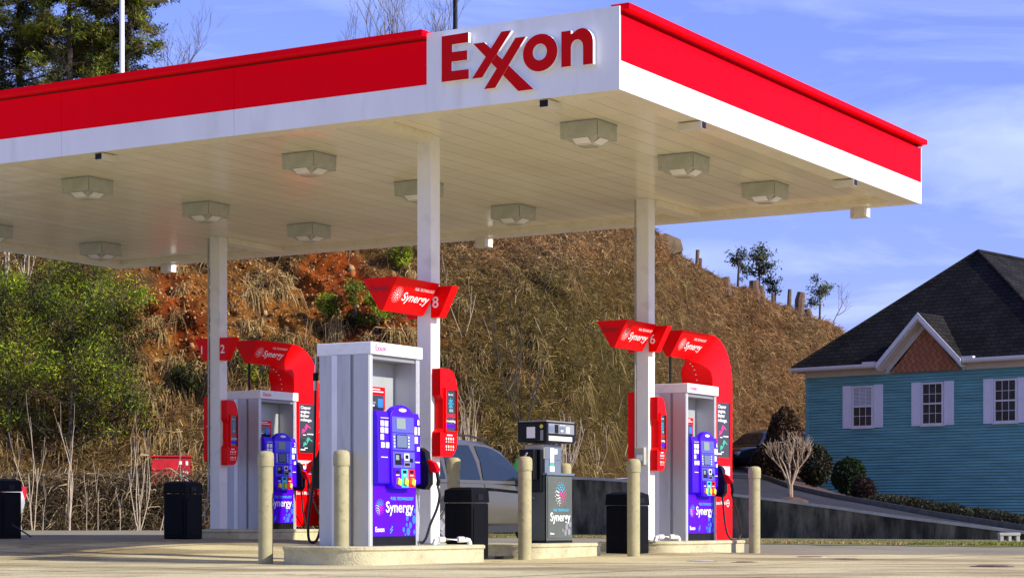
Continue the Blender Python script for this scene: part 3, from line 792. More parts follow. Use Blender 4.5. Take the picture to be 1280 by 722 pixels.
def stems(p, n_st, h, r, label, name='bare_sapling', m='bark_pale', group=None, spread=.3, depth=2, cat='sapling'):
    rt = empty(name, p, 0, label, cat, group); mb_ = MB()
    for i in range(n_st):
        d = Vector((random.gauss(0, spread), random.gauss(0, spread * .5), 1)).normalized()
        grow(mb_, Vector((random.uniform(-.05, .05), random.uniform(-.05, .05), -.15)), d, h * random.uniform(.5, .75), r * random.uniform(.8, 1.15), depth, m, .3, .75, (1, 2), None, 5, .04)
    mb_.build('stems', rt)
    return rt
def crown_leaves(tips, per, sc, size, tones, flat_=.6, asp=.35):
    P = []; C_ = []
    for q, dp in tips:
        k = RNG.normal(size=(per, 3)) * sc; k[:, 2] *= flat_
        P.append(np.array(q)[None] + k)
        t_ = np.array(tones[RNG.integers(len(tones))])
        C_.append(t_[None] * (RNG.uniform(.75, 1.25, (per, 1))) * float(np.clip(5.2 * fnoise(np.array(q[0] * 1.5 + 40 + len(tips)), np.array(q[2] * 1.5 + q[1] * .7), 51, 3, 1.0) - 1.9, .14, 1.9)))
    return leaf_cloud(np.concatenate(P), size, np.concatenate(C_), aspect=asp)

# pines on the hilltop
PINE_TONES = [(0.14, 0.17, 0.010), (0.08, 0.10, 0.008), (0.22, 0.25, 0.014), (0.05, 0.065, 0.008), (0.15, 0.11, 0.03)]
def pine(px, Z, ztop_py, label, spread_m=2.6, seed=1):
    random.seed(seed)
    base_py = interp(CREST, px, 1) + 4; b_ = at(px, base_py, Z); h = (base_py - ztop_py) * Z / F
    rt = empty('pine_tree', b_, 0, label, 'pine tree', 'pines along the top of the bank')
    t_ = MB(); pts = []; rs = []
    lx = random.uniform(-.04, .04)
    for i in range(9):
        f = i / 8; pts.append(Vector((lx * f * h + random.gauss(0, .06), random.gauss(0, .06), f * h - .5 * (1 - f)))); rs.append(.17 * (1 - f * .85))
    t_.tube(pts, rs, 'bark_dark', n=7); t_.build('trunk', rt, True)
    br = MB(); tips = []
    nb = 46
    for i in range(nb):
        f = .16 + .84 * (i + random.random()) / nb
        p = pts[0].lerp(pts[-1], f); j = f * 8; a_ = pts[int(min(j, 7))].lerp(pts[int(min(j, 7)) + 1], j - int(min(j, 7)))
        an = random.uniform(0, 2 * math.pi); L_ = spread_m * (1.08 - f * .72) * random.uniform(.55, 1.15)
        if f < .35 and random.random() < .45: L_ *= .6
        d = Vector((math.cos(an), math.sin(an), random.uniform(-.05, .45)))
        tp = [] 
        grow(br, a_, d, L_ * .62, .045 * (1.1 - f * .6), 2, 'bark_dark', .5, .12, (2, 4), tp, 4, .14)
        if not (f < .38 and random.random() < .5): tips += [x for x in tp if x[1] <= 1]
    br.build('branches', rt)
    v_, f_, c_ = crown_leaves(tips, 15, .12, .20, PINE_TONES, .5, .16)
    np_mesh('foliage', v_, f_, c_, M['leaf'], rt)
    return rt
for i, (px, Z, ty, sp, lab) in enumerate((
        (-30, 70, -95, 3.2, 'tall dark pine on the bank at the left frame edge, half cut off'),
        (28, 71, -85, 3.0, 'ragged pine on the bank with a leaning bare trunk showing, second from the left'),
        (84, 69, -90, 3.0, 'dense pine with bare twigs under its crown, third from the left'),
        (128, 73, -75, 2.7, 'pine just left of the white lamp pole'),
        (166, 70, -60, 2.5, 'rightmost pine, its lower limbs reaching out beyond the white lamp pole'))):
    pine(px, Z, ty, lab, sp, 40 + i)
random.seed(5)
b_ = at(222, 205, 74); bare_tree(b_, 5.2, .07, 'small leafless tree on the bank just right of the pines', m='bark_grey', depth=5, spread=.42)
b_ = at(500, 236, 72)
for i, (px, h, lab) in enumerate(((497, 8.4, 'tall leafless tree with a broad twiggy crown rising behind the canopy roof'), (462, 6.9, 'shorter leafless tree at the left side of the tall one behind the canopy'), (533, 8.0, 'leafless tree beside the black pole above the canopy'))):
    random.seed(60 + i); bare_tree(at(px, 240, 73 + i), h, .11, lab, m='bark_grey', depth=6, spread=.36, split=(2, 3))
random.seed(9)
bare_tree(at(812, 292, 81), 2.6, .04, 'leafless sapling leaning out behind the right column at the top of the bank', m='bark_dark', depth=4, lean=(.5, 0), spread=.5)

# evergreen shrubs on the bank
GREEN = [(0.14, 0.20, 0.005), (0.26, 0.32, 0.007), (0.055, 0.08, 0.005), (0.10, 0.075, 0.02)]
def shrub(px, py, h, w, label, tones=GREEN, name='evergreen_shrub', group=None, nb=20, size=.105, per=17, p=None, sc=None):
    if p is None: p = Vector(hill_surface([px], [k_for(px, py)])[0])
    rt = empty(name, p, 0, label, 'shrub', group)
    mb_ = MB(); tips = []
    mb_.tube([(0, 0, -.3), (0, -.05, h * .4), (random.uniform(-.1, .1), -.1, h * .85)], [.06, .045, .015], 'bark_dark', n=5)
    for i in range(nb):
        f = random.uniform(.05, .95); an = random.uniform(0, 2 * math.pi)
        L_ = w * .5 * math.sqrt(max(.12, 1 - (f - .3) ** 2 * 1.6)) * random.uniform(.6, 1.1)
        grow(mb_, Vector((0, -.05, h * f * .9)), Vector((math.cos(an), math.sin(an) * .8, .45)), L_ * .75, .02, 1, 'bark_dark', .5, .3, (2, 3), tips, 4)
    mb_.build('stem', rt)
    v_, f_, c_ = crown_leaves(tips, per + 5, sc or .10 * w / 2.0 + .04, size * 1.1, tones, .8, .22)
    np_mesh('foliage', v_, f_, c_, M['leaf'], rt)
    return rt
G1 = 'evergreen shrubs on the left of the bank'
random.seed(21)
for px, py, h, w, lab in (
        (12, 560, 3.0, 3.4, 'dark evergreen at the left frame edge, low on the bank above the bin'),
        (30, 470, 2.6, 3.2, 'broad evergreen halfway up the bank at the left frame edge'),
        (88, 575, 2.8, 3.2, 'evergreen above the wall behind the forked pale saplings'),
        (95, 500, 2.9, 3.4, 'large bright evergreen in the middle of the green thicket'),
        (140, 555, 2.6, 2.6, 'evergreen whose right side borders the straw covered clay'),
        (148, 460, 2.2, 2.0, 'bright yellow-green evergreen at the right end of the thicket'),
        (60, 400, 2.0, 2.6, 'thin evergreen high on the bank under the canopy corner, above the thicket'),
        (120, 380, 1.7, 2.2, 'small evergreen below the back corner of the canopy'),
        (-60, 520, 3.4, 4.0, 'evergreen mostly outside the frame at far left'),
        (5, 395, 2.0, 2.4, 'thin evergreen under the canopy edge at the left frame edge')):
    shrub(px, py, h, w, lab, group=G1, nb=7 if py < 405 else 18)
for px, py, h, w, lab in (
        (444, 412, 1.5, .8, 'small upright green shrub growing out of the red clay left of the red sign'),
        (412, 398, .7, .7, 'small green bush at the left foot of the shrub in the red clay'),
        (474, 408, .9, .9, 'tuft of green just below the pointed end of the nearest red sign'),
        (328, 480, 1.1, 1.6, 'green bush seen through the opening under the red arch'),
        (228, 500, .9, 1.1, 'low green bush on the bank left of the back column'),
        (503, 335, .8, .7, 'little yellow-green bush at the top of the bank above the nearest red sign')):
    shrub(px, py, h, w, lab, nb=11, size=.10, per=10)

# bare saplings in front of the wall at left
random.seed(33)
SG = 'pale leafless saplings along the overgrown wall'
for px, n_, h, r, sp, lab in (
        (27, 2, 2.1, .022, .20, 'thin pale stem leaning left beside the white car'),
        (42, 3, 3.1, .026, .10, 'tall pale sapling second from the left, with one straight leader'),
        (52, 2, 1.9, .020, .25, 'short side stem close right of the tall left sapling'),
        (86, 4, 3.3, .034, .20, 'white forked sapling opening in a broad V, brightest of the row'),
        (107, 2, 2.2, .018, .20, 'thin sapling right of the white forked one'),
        (121, 2, 2.9, .018, .10, 'slender upright sapling between the forked one and the fan shaped one'),
        (174, 5, 2.9, .024, .34, 'fan shaped bushy sapling in front of the red container'),
        (196, 2, 2.4, .022, .16, 'thin pale stem standing before the red container'),
        (152, 2, 1.5, .014, .25, 'low thin shoot left of the fan shaped sapling'),
        (232, 2, 3.2, .018, .14, 'grey stem rising behind the black bin near the back column')):
    p = wall_top(px); q = Vector((p.x * .985, p.y * .985, 0)); q.z = on_ground(q.x, q.y)
    stems(q, max(1, n_ - 1) if n_ < 5 else n_, h * .74, r * .62, lab, group=SG, spread=sp * .8, depth=2)
random.seed(35)
for px, py, n_, h, r, lab in (
        (585, 590, 12, 1.7, .016, 'low many-stemmed pale bush above the silver car roof'),
        (706, 592, 14, 1.3, .013, 'pale many-stemmed bush behind the low grey pump'),
        (655, 530, 4, 2.4, .020, 'dark forked sapling in the middle of the brown bank'),
        (640, 500, 3, 3.0, .018, 'tall dark dead sapling with thin upper branches on the middle of the bank'),
        (580, 420, 2, 1.9, .012, 'thin dead sapling on the bank right of the nearest column'),
        (8, 350, 3, 2.2, .030, 'white dead stems under the canopy edge at the left'),
        (30, 360, 3, 1.9, .025, 'cluster of white dead stems under the canopy, second from the left'),
        (745, 585, 5, .9, .010, 'thin pale brush on the bank left of the middle bin')):
    p = Vector(hill_surface([px], [k_for(px, py)])[0])
    stems(p, n_, h, r, lab, 'dead_sapling', 'bark_dark' if 'dark' in lab else 'bark_pale', 'dead saplings on the bank', .45 if n_ > 4 else .3, 2)

# stumps and posts along the right crest
M['stump'] = mat('stump_wood', (0.13, 0.075, 0.045), .9, var=.4, vscale=8, bump=.6)
random.seed(44)
def stump(px, h, r, lab, lean=0.0, m='stump', name='tree_stump'):
    Z = interp(CREST, px, 2); p = at(px, interp(CREST, px, 1) + 3, Z)
    mb_ = MB(); pts = []; rs = []
    for i in range(5):
        f = i / 4; pts.append((lean * f * h + random.gauss(0, r * .12), 0, -.5 + f * (h + .5))); rs.append(r * (1.25 - .3 * f) * random.uniform(.92, 1.08))
    mb_.tube(pts, rs, m, n=9)
    for k in range(3): 
        a_ = random.uniform(0, 6.28); mb_.tube([(0, 0, .1), (math.cos(a_) * r * 1.8, math.sin(a_) * r * 1.8, -.35)], [r * .5, r * .2], m, n=5)
    o = mb_.build(name, None, True); o.location = p
    return tag(o, lab, 'stump', 'stumps and stubs along the top of the bank')
for px, h, r, ln, lab in ((870, .85, .08, .08, 'slim dark snag at the crest, left one of the close pair'), (875, .62, .09, 0, 'shorter snag of the close pair at the crest'),
                          (907, .35, .22, 0, 'low broad stump between the snag pair and the holly'), (943, .75, .24, 0, 'wide stump at the foot of the holly, its left half'), (951, .65, .18, 0, 'narrower stump joined at the right of the wide one'),
                          (966, .55, .08, 0, 'thin stub between the wide stump and the charred one'), (986, 1.1, .10, .05, 'thin charred stub with a knob on top'), (998, 1.15, .24, .12, 'tall split stump leaning right near the end of the crest'), (1010, .5, .2, 0, 'low stump last before the roof'),
                          (853, .8, .10, -.2, 'dark broken trunk on the bank just right of the right column')):
    stump(px, h, r, lab, ln)
rk = MB(); rk.prism([(-.55, -.3), (.1, -.45), (.62, -.25), (.5, .18), (-.1, .42), (-.6, .22)], lambda a_, b_, d_: (a_, d_, b_), -.3, .35, mat('sandstone', (0.22, 0.155, 0.085), .9, var=.3, vscale=3, bump=.7, bscale=8))
o = rk.build('boulder', None, bevel=.06); o.location = at(834, 306, 81.5); tag(o, 'flat tan boulder on the skyline just right of the right column', 'rock')

HOLLY = [(0.07, 0.085, 0.03), (0.12, 0.14, 0.05), (0.03, 0.04, 0.018)]
def holly(px, py, h, w, lab, nb=14, per=7, seed=1):
    random.seed(seed)
    Z = interp(CREST, px, 2); p = at(px, py, Z)
    rt = empty('holly_tree', p, 0, lab, 'tree', 'sparse evergreens on the crest'); mb_ = MB(); tips = []
    mb_.tube([(0, 0, -.6), (.05, 0, h * .45), (-.05, 0, h * .9)], [.07, .05, .02], 'bark_dark', n=6); mb_.build('trunk', rt)
    mb2 = MB()
    for i in range(nb):
        f = .35 + .6 * random.random(); an = random.uniform(0, 6.28)
        grow(mb2, Vector((0, 0, h * f)), Vector((math.cos(an), math.sin(an), .25)), w * .34 * random.uniform(.6, 1.1), .02, 1, 'bark_dark', .5, .2, (1, 3), tips, 4)
    mb2.build('branches', rt)
    v_, f_, c_ = crown_leaves(tips, per, .13, .17, HOLLY, .7); np_mesh('foliage', v_, f_, c_, M['leaf'], rt)
holly(948, 368, 2.1, 2.4, 'small holly with a flat sparse crown above the wide stump', 20, 7, 3)
holly(922, 352, 1.5, 1.3, 'thin wispy evergreen leaning left of the holly', 6, 5, 4)
holly(1024, 400, 1.9, 1.8, 'sparse small evergreen at the end of the crest near the roof', 12, 6, 6)
holly(968, 376, 1.0, 1.1, 'low scrubby evergreen between the holly and the charred stub', 7, 6, 8)
random.seed(71); bare_tree(at(1040, 408, 112), 2.6, .035, 'small leafless bush at the end of the crest leaning towards the roof', depth=4, lean=(.4, 0), m='bark_grey')

# ================================================================== HOUSE
hs_a = math.atan2(-.665, .747)
HC = Vector((11.05, 77.6, 0))                          # left front corner, x = along the front, y = into the house
house = empty('teal_house', HC, hs_a, 'teal clapboard house with a dark hipped roof and a small brown gable', 'house')
W_H, EV, OV, DEP = 10.5, 6.06, 0.42, 15.0
M['siding'] = mat('teal_siding', (0.155, 0.38, 0.375), .65, var=.18, vscale=1.3, vstretch=(.5, 1, 4.5), dirt=.18, spec=.15)
M['trim'] = mat('white_trim', (0.74, 0.73, 0.72), .5, var=.04, dirt=.08)
M['frieze'] = mat('cream_frieze', (0.60, 0.56, 0.46), .55, var=.05)
M['shutter'] = mat('lilac_white_shutter', (0.78, 0.78, 0.84), .5, var=.03)
M['pane'] = mat('window_glass', (0.035, 0.042, 0.05), .12, spec=.7, var=.3, vscale=2)
M['blind'] = mat('window_blind', (0.22, 0.25, 0.27), .4, var=.12, vscale=3)
M['gable'] = mat('gable_shakes', (0.42, 0.17, 0.075), .8, var=.2, vscale=5)
M['gable_dark'] = mat('gable_shake_edge', (0.30, 0.115, 0.05), .8)
def shingle():
    m = bpy.data.materials.new('shingles'); m.use_nodes = True
    nt = m.node_tree; b = nt.nodes['Principled BSDF']; b.inputs['Roughness'].default_value = .9; b.inputs['Specular IOR Level'].default_value = .12
    t = nt.nodes.new('ShaderNodeTexCoord'); br = nt.nodes.new('ShaderNodeTexBrick')
    br.inputs['Color1'].default_value = (0.020, 0.0185, 0.018, 1); br.inputs['Color2'].default_value = (0.010, 0.0095, 0.011, 1); br.inputs['Mortar'].default_value = (0.004, 0.004, 0.0045, 1)
    br.inputs['Scale'].default_value = 1; br.inputs['Brick Width'].default_value = .32; br.inputs['Row Height'].default_value = .145; br.inputs['Mortar Size'].default_value = .016; br.inputs['Bias'].default_value = -.2
    sx_ = nt.nodes.new('ShaderNodeSeparateXYZ'); cb = nt.nodes.new('ShaderNodeCombineXYZ'); ad = nt.nodes.new('ShaderNodeMath'); ad.operation = 'ADD'
    nt.links.new(t.outputs['Object'], sx_.inputs[0]); nt.links.new(sx_.outputs[0], ad.inputs[0]); nt.links.new(sx_.outputs[1], ad.inputs[1])
    nt.links.new(ad.outputs[0], cb.inputs[0]); nt.links.new(sx_.outputs[2], cb.inputs[1]); nt.links.new(cb.outputs[0], br.inputs['Vector'])
    n = nt.nodes.new('ShaderNodeTexNoise'); n.inputs['Scale'].default_value = 1.3; n.inputs['Detail'].default_value = 9; nt.links.new(t.outputs['Object'], n.inputs['Vector'])
    r = nt.nodes.new('ShaderNodeValToRGB'); r.color_ramp.elements[0].position = .35; r.color_ramp.elements[1].position = .65; r.color_ramp.elements[0].color = (.7, .7, .7, 1); r.color_ramp.elements[1].color = (1.4, 1.35, 1.3, 1)
    nt.links.new(n.outputs[0], r.inputs[0]); mx = nt.nodes.new('ShaderNodeMix'); mx.data_type = 'RGBA'; mx.blend_type = 'MULTIPLY'; mx.inputs[0].default_value = 1
    nt.links.new(br.outputs[0], mx.inputs[6]); nt.links.new(r.outputs[0], mx.inputs[7]); nt.links.new(mx.outputs[2], b.inputs['Base Color'])
    return m
M['shingle'] = shingle()
def siding(mb_, fn, x0, x1, z0, z1, course=.105):
    z = z0
    while z < z1 - .01:
        zt = min(z + course, z1)
        mb_.add([fn(x0, z + .03, .045), fn(x1, z + .03, .045), fn(x1, zt, .022), fn(x0, zt, .022), fn(x0, z, .006), fn(x1, z, .006), fn(x1, zt, .006), fn(x0, zt, .006)], [(0, 1, 2, 3), (4, 5, 1, 0), (3, 2, 6, 7)], 'siding')
        z = zt
w = MB()
siding(w, lambda a_, b_, d_: (a_, -d_, b_), .09, W_H - .09, -1.2, EV - .36)
siding(w, lambda a_, b_, d_: (-d_, DEP - a_, b_), 0, DEP, -1.2, EV - .36)
siding(w, lambda a_, b_, d_: (W_H + d_, a_, b_), 0, DEP, -1.2, EV - .36)
w.box(.01, W_H - .01, .01, DEP, -1.2, EV - .1, 'siding')
w.build('wall', house)
for xa_, xb_ in ((-.05, .09), (W_H - .09, W_H + .05)):
    cp = MB(); cp.box(xa_, xb_, -.052, .09, -1.2, EV - .36, 'siding'); cp.build('corner_board', house)
fz = MB(); fz.box(-.06, 3.60, -.06, -.033, EV - .36, EV - .14, 'frieze'); fz.box(6.55, W_H + .06, -.06, -.033, EV - .36, EV - .14, 'frieze'); fz.box(-.06, -.03, -.033, DEP, EV - .36, EV - .14, 'frieze'); fz.build('frieze_board', house)
ea = MB()
ea.box(-OV, 3.5, -OV, -.0, EV - .15, EV - .12, 'frieze'); ea.box(6.6, W_H + OV, -OV, -.0, EV - .15, EV - .12, 'frieze'); ea.box(-OV, 0, 0, DEP, EV - .15, EV - .12, 'frieze'); ea.box(W_H, W_H + OV, 0, DEP, EV - .15, EV - .12, 'frieze')
ea.build('eave', house)
gt = MB()
def gutter(p0, p1, out):
    prof = [(0, 0), (.07, -.01), (.11, .05), (.11, .13), (.09, .13), (.085, .06), (.0, .06)]
    a_ = Vector(p0); b2 = Vector(p1); o_ = Vector(out)
    gt.add([a_ + o_ * x + Vector((0, 0, z)) for x, z in prof] + [b2 + o_ * x + Vector((0, 0, z)) for x, z in prof], [(i, (i + 1) % 7, (i + 1) % 7 + 7, i + 7) for i in range(7)] + [tuple(range(7)), tuple(range(13, 6, -1))], 'trim')
gutter((-OV, -OV, EV - .13), (3.45, -OV, EV - .13), (0, -1, 0)); gutter((6.68, -OV, EV - .13), (W_H + OV, -OV, EV - .13), (0, -1, 0)); gutter((-OV, DEP, EV - .13), (-OV, -OV, EV - .13), (-1, 0, 0))
gt.box(2.72, 3.25, -OV - .12, -OV + .05, EV - .0, EV + .07, 'trim'); gt.box(6.72, 7.22, -OV - .12, -OV + .05, EV - .0, EV + .07, 'trim')
gt.build('gutter', house)
# roof: hip
AP = Vector((W_H / 2, 3.4, 10.31)); AB = Vector((W_H / 2, DEP - 3.4, 10.31))
e0 = Vector((-OV, -OV, EV - .03)); e1 = Vector((W_H + OV, -OV, EV - .03)); e2 = Vector((W_H + OV, DEP + OV, EV - .03)); e3 = Vector((-OV, DEP + OV, EV - .03))
rf = MB(); th_ = Vector((0, 0, -.09))
rv = [e0, e1, e2, e3, AP, AB]
GX0, GX1, GXA, GZA = 3.36, 6.78, 5.07, 7.66
nk = (GZA + .12 - (EV - .03)) / ((10.31 - (EV - .03)) / (3.4 + OV)) - OV
n0 = Vector((GX0 + .10, -OV, EV - .03)); n1 = Vector((GX1 - .10, -OV, EV - .03)); n2 = Vector((GXA, nk, GZA + .12))
rf.add(rv + [n0, n1, n2], [(0, 6, 8, 4), (7, 1, 4, 8), (1, 2, 5, 4), (2, 3, 5), (3, 0, 4, 5)], 'shingle')
rf.add([p + th_ for p in (e0, e1, e2, e3, n0, n1)] + [e0, e1, e2, e3, n0, n1], [(0, 4, 10, 6), (5, 1, 7, 11), (1, 2, 8, 7), (2, 3, 9, 8), (3, 0, 6, 9)], 'shingle')
roof = rf.build('roof', house)
hc_ = MB()
for a_, b2 in ((e0, AP), (e1, AP), (AP, AB)): hc_.tube([a_ + Vector((0, 0, .02)), b2 + Vector((0, 0, .02))], .075, 'shingle', n=6)
hc_.build('hip_cap', roof)
# gable over the front: x 3.5..6.65, apex 5.06
gx0, gx1, gxa, gze, gza = 3.36, 6.78, 5.07, EV - .12, 7.66
yf = -OV - .18
gb = MB()
slope = (gza - gze) / (gxa - gx0)
gb.add([(gx0 + .28, -.09, EV - .36), (gx1 - .28, -.09, EV - .36), (gxa, -.09, gza - .42)], [(0, 1, 2)], 'gable')
z = EV - .30; row = 0
while z < gza - .55:
    hw = (gza - .42 - z) / ((gza - .42 - (EV - .36)) / (gxa - gx0 - .28))
    x = gxa - hw + (.06 if row % 2 else 0)
    while x + .12 < gxa + hw:
        gb.add([(x + .06 + .055 * math.cos(k * math.pi / 5 + math.pi), -.105 - .002 * row % .006, z + .055 * math.sin(k * math.pi / 5 + math.pi)) for k in range(6)] + [(x + .115, -.098, z + .05), (x + .005, -.098, z + .05)], [tuple(range(8))], 'gable' if (row + int(x * 8)) % 2 else 'gable_dark')
        x += .12
    z += .11; row += 1
gb.build('gable_wall', house)
dr = MB()
dy = nk + .02          # where the gable ridge meets the hip slope
for sgn, gx in ((1, gx0), (-1, gx1)):
    dr.add([(gx, yf, gze + .12), (gxa, yf, gza + .12), (gxa, dy, gza + .12), (gx, -OV + .1, gze + .12)], [(0, 1, 2, 3) if sgn < 0 else (3, 2, 1, 0)], 'shingle')
dr.build('gable_roof', house)
bb = MB()
for gx in (gx0, gx1):
    s_ = 1 if gx == gx0 else -1
    # rake board, bent along the slope, and the soffit behind it
    P_ = [(gx, gze - .10), (gxa, gza - .10), (gxa, gza + .11), (gx, gze + .11)]
    bb.prism(P_, lambda a_, b_, d_: (a_, d_, b_), yf - .03, yf, 'trim')
    P_ = [(gx + s_ * .02, gze - .16), (gxa, gza - .17), (gxa, gza - .11), (gx + s_ * .02, gze - .11)]
    bb.prism(P_, lambda a_, b_, d_: (a_, d_, b_), yf, -.095, 'frieze')
    P_ = [(gx + s_ * .12, gze - .28), (gxa, gza - .42), (gxa, gza - .17), (gx + s_ * .12, gze - .05)]
    bb.prism(P_, lambda a_, b_, d_: (a_, d_, b_), -.125, -.108, 'frieze')
bb.build('rake_board', house)
def window(cx, zc, blind_upper=False, lower='pane'):
    w_, h_ = .89, 1.52
    wn_ = MB(); x0, x1, z0, z1 = cx - w_ / 2, cx + w_ / 2, zc - h_ / 2, zc + h_ / 2; yo = -.075
    t_ = .065
    for a_ in ((x0, x0 + t_, z0, z1), (x1 - t_, x1, z0, z1), (x0 + t_, x1 - t_, z1 - t_, z1), (x0 + t_, x1 - t_, z0, z0 + t_), (x0 + t_, x1 - t_, zc - .025, zc + .03)):
        wn_.box(a_[0], a_[1], yo, -.01, a_[2], a_[3], 'trim')
    wn_.box(x0 - .03, x1 + .03, yo - .03, -.02, z0 - .05, z0 - .001, 'trim')
    wo_ = wn_.build('window', house)
    for nm, a_, b2, mm in (('upper_pane', zc + .03, z1 - t_, 'blind' if blind_upper else 'pane'), ('lower_pane', z0 + t_, zc - .025, lower)):
        p_ = MB(); p_.box(x0 + t_, x1 - t_, -.045, -.035, a_, b2, mm)
        if blind_upper and nm == 'upper_pane':
            k = a_
            while k < b2: p_.box(x0 + t_ + .01, x1 - t_ - .01, -.047, -.0452, k, k + .022, 'shutter'); k += .05
        p_.build(nm, wo_)
    mm_ = MB()
    for i in (1, 2):
        xx = x0 + t_ + (w_ - 2 * t_) * i / 3; mm_.box(xx - .009, xx + .009, -.054, -.046, z0 + t_, z1 - t_, 'trim')
    for zz in ((zc + z1 - t_) / 2, (z0 + t_ + zc) / 2): mm_.box(x0 + t_, x1 - t_, -.0535, -.0465, zz - .009, zz + .009, 'trim')
    mm_.build('muntin', wo_)
    for s_ in (-1, 1):
        a_ = cx + s_ * (w_ / 2 + .02); b2 = cx + s_ * (w_ / 2 + .41); x0s, x1s = min(a_, b2), max(a_, b2)
        sh = MB(); sh.box(x0s, x1s, -.06, -.034, z0 - .02, z1 + .02, 'shutter')
        for pa, pb in ((z0 + .05, zc - .04), (zc + .04, z1 - .05)):
            for bx in ((x0s + .05, x0s + .065, pa, pb), (x1s - .065, x1s - .05, pa, pb), (x0s + .065, x1s - .065, pa, pa + .015), (x0s + .065, x1s - .065, pb - .015, pb)): sh.box(bx[0], bx[1], -.068, -.0605, bx[2], bx[3], 'trim')
        sh.build('shutter', house)
window(2.44, 4.55, True, 'pane'); window(5.34, 4.55); window(8.22, 4.55, False)

# shrubs and hedge by the house
def clipped(px, py, Z, h, w, tones, label, egg=False, n=5200, size=.10):
    p = at(px, py, Z); rt = empty('clipped_shrub', p, 0, label, 'shrub', 'clipped shrubs beside the house')
    a_ = RNG.uniform(0, 2 * np.pi, n); f = np.arccos(RNG.uniform(-1, 1, n)); rr = RNG.uniform(.55, 1, n) ** .35 * (.86 + .30 * fnoise(a_ * 1.4 + px, f * 1.8, 71, 3, 1.2))
    x = np.sin(f) * np.cos(a_) * rr * w / 2; y = np.sin(f) * np.sin(a_) * rr * w / 2; z = np.cos(f) * rr
    if egg: k = 1 - .35 * np.clip(z, 0, 1); x *= k; y *= k
    P = np.stack([x, y, (z + 1) * h / 2], 1); P[:, 2] = np.maximum(P[:, 2], -.1)
    t_ = np.array(tones)[RNG.integers(len(tones), size=n)] * RNG.uniform(.5, 1.4, (n, 1))
    v_, f_, c_ = leaf_cloud(P, size, t_, aspect=.6); np_mesh('foliage', v_, f_, c_, M['leaf'], rt)
    s_ = MB()
    for k in range(5):
        an = k * 1.3; s_.tube([(0, 0, -.2), (math.cos(an) * w * .15, math.sin(an) * w * .15, h * .35), (math.cos(an) * w * .32, math.sin(an) * w * .32, h * .7)], [.05, .035, .015], 'bark_dark', n=5)
    s_.build('stem', rt)
RB = [(0.075, 0.038, 0.018), (0.11, 0.055, 0.025), (0.04, 0.026, 0.014)]; DG = [(0.02, 0.04, 0.012), (0.03, 0.055, 0.015), (0.015, 0.028, 0.01)]
clipped(981, 600, 66, 2.35, 1.30, RB, 'tall egg shaped russet shrub behind the bare pale tree', True, 9000)
clipped(1018, 606, 68, 1.35, 1.15, [(0.035, 0.03, 0.014), (0.05, 0.04, 0.02), (0.02, 0.03, 0.012)], 'brown-green bush against the corner of the teal house')
clipped(962, 600, 70, 1.2, 1.3, RB, 'low dark bush beside the black car, left of the egg shaped shrub')
clipped(1061, 617, 66, 1.15, 1.08, DG, 'round green ball shrub in front of the teal wall')
clipped(1079, 628, 63, .78, .72, [(0.035, 0.016, 0.014), (0.05, 0.02, 0.016), (0.02, 0.02, 0.012)], 'small dark purple bush at the right of the green ball shrub')
n = 26000
a_ = RNG.uniform(1086, 1345, n); ub = RNG.uniform(0, 1, n)
pyh = np.interp(a_, [1086, 1170, 1280, 1345], [633, 647, 663.5, 671]); Zh = np.interp(a_, [1086, 1170, 1280, 1345], [55, 52, 48, 46.5]) + ub * 6
P = P3(a_, pyh - ub * 3, Zh); hh = (.26 + .16 * fnoise(a_ * .05, a_ * 0, 77, 3, 1)) * np.clip((a_ - 1080) / 14, .2, 1)
P[:, 2] += RNG.uniform(0, 1, n) ** .6 * hh + .02
t_ = np.array([(0.022, 0.03, 0.012), (0.035, 0.045, 0.018), (0.015, 0.018, 0.009), (0.05, 0.035, 0.02)])[RNG.integers(4, size=n)] * RNG.uniform(.5, 1.4, (n, 1))
v_, f_, c_ = leaf_cloud(P, .12, t_, up=.8, aspect=.35)
tag(np_mesh('juniper_ground_cover', v_, f_, c_, M['leaf']), 'low dark juniper spreading along the kerb below the teal house', 'ground cover', kind='stuff')
# bare crape myrtle behind the wall
random.seed(18)
p = at(988, 628, 46.8)
rt = empty('crape_myrtle', p, 0, 'pale bare vase shaped small tree just behind the retaining wall', 'tree')
t_ = MB(); br = MB()
for i in range(5):
    an = i * 1.256 + .3; d = Vector((math.cos(an) * .12, math.sin(an) * .12, 1)).normalized()
    f0 = Vector((math.cos(an) * .03, math.sin(an) * .03, -.1)); f1 = f0 + Vector((0, 0, .5)); f2 = f1 + Vector((math.cos(an) * .16, math.sin(an) * .12, .36))
    t_.tube([f0, f1, f2], [.042, .030, .020], 'bark_tan', n=6)
    for j in range(3): grow(br, f2, Vector((math.cos(an) * .5 + random.gauss(0, .25), math.sin(an) * .5, .8)), .36, .013, 3, 'bark_tan', .40, .32, (2, 3), None, 4, .08)
t_.build('trunk', rt, True); br.build('branches', rt)
mr = MB(); mr.lathe([(.42, -.03), (.40, .05), (.2, .12), (.02, .14)], 'mulch', n=14); mr.build('mulch_ring', rt)

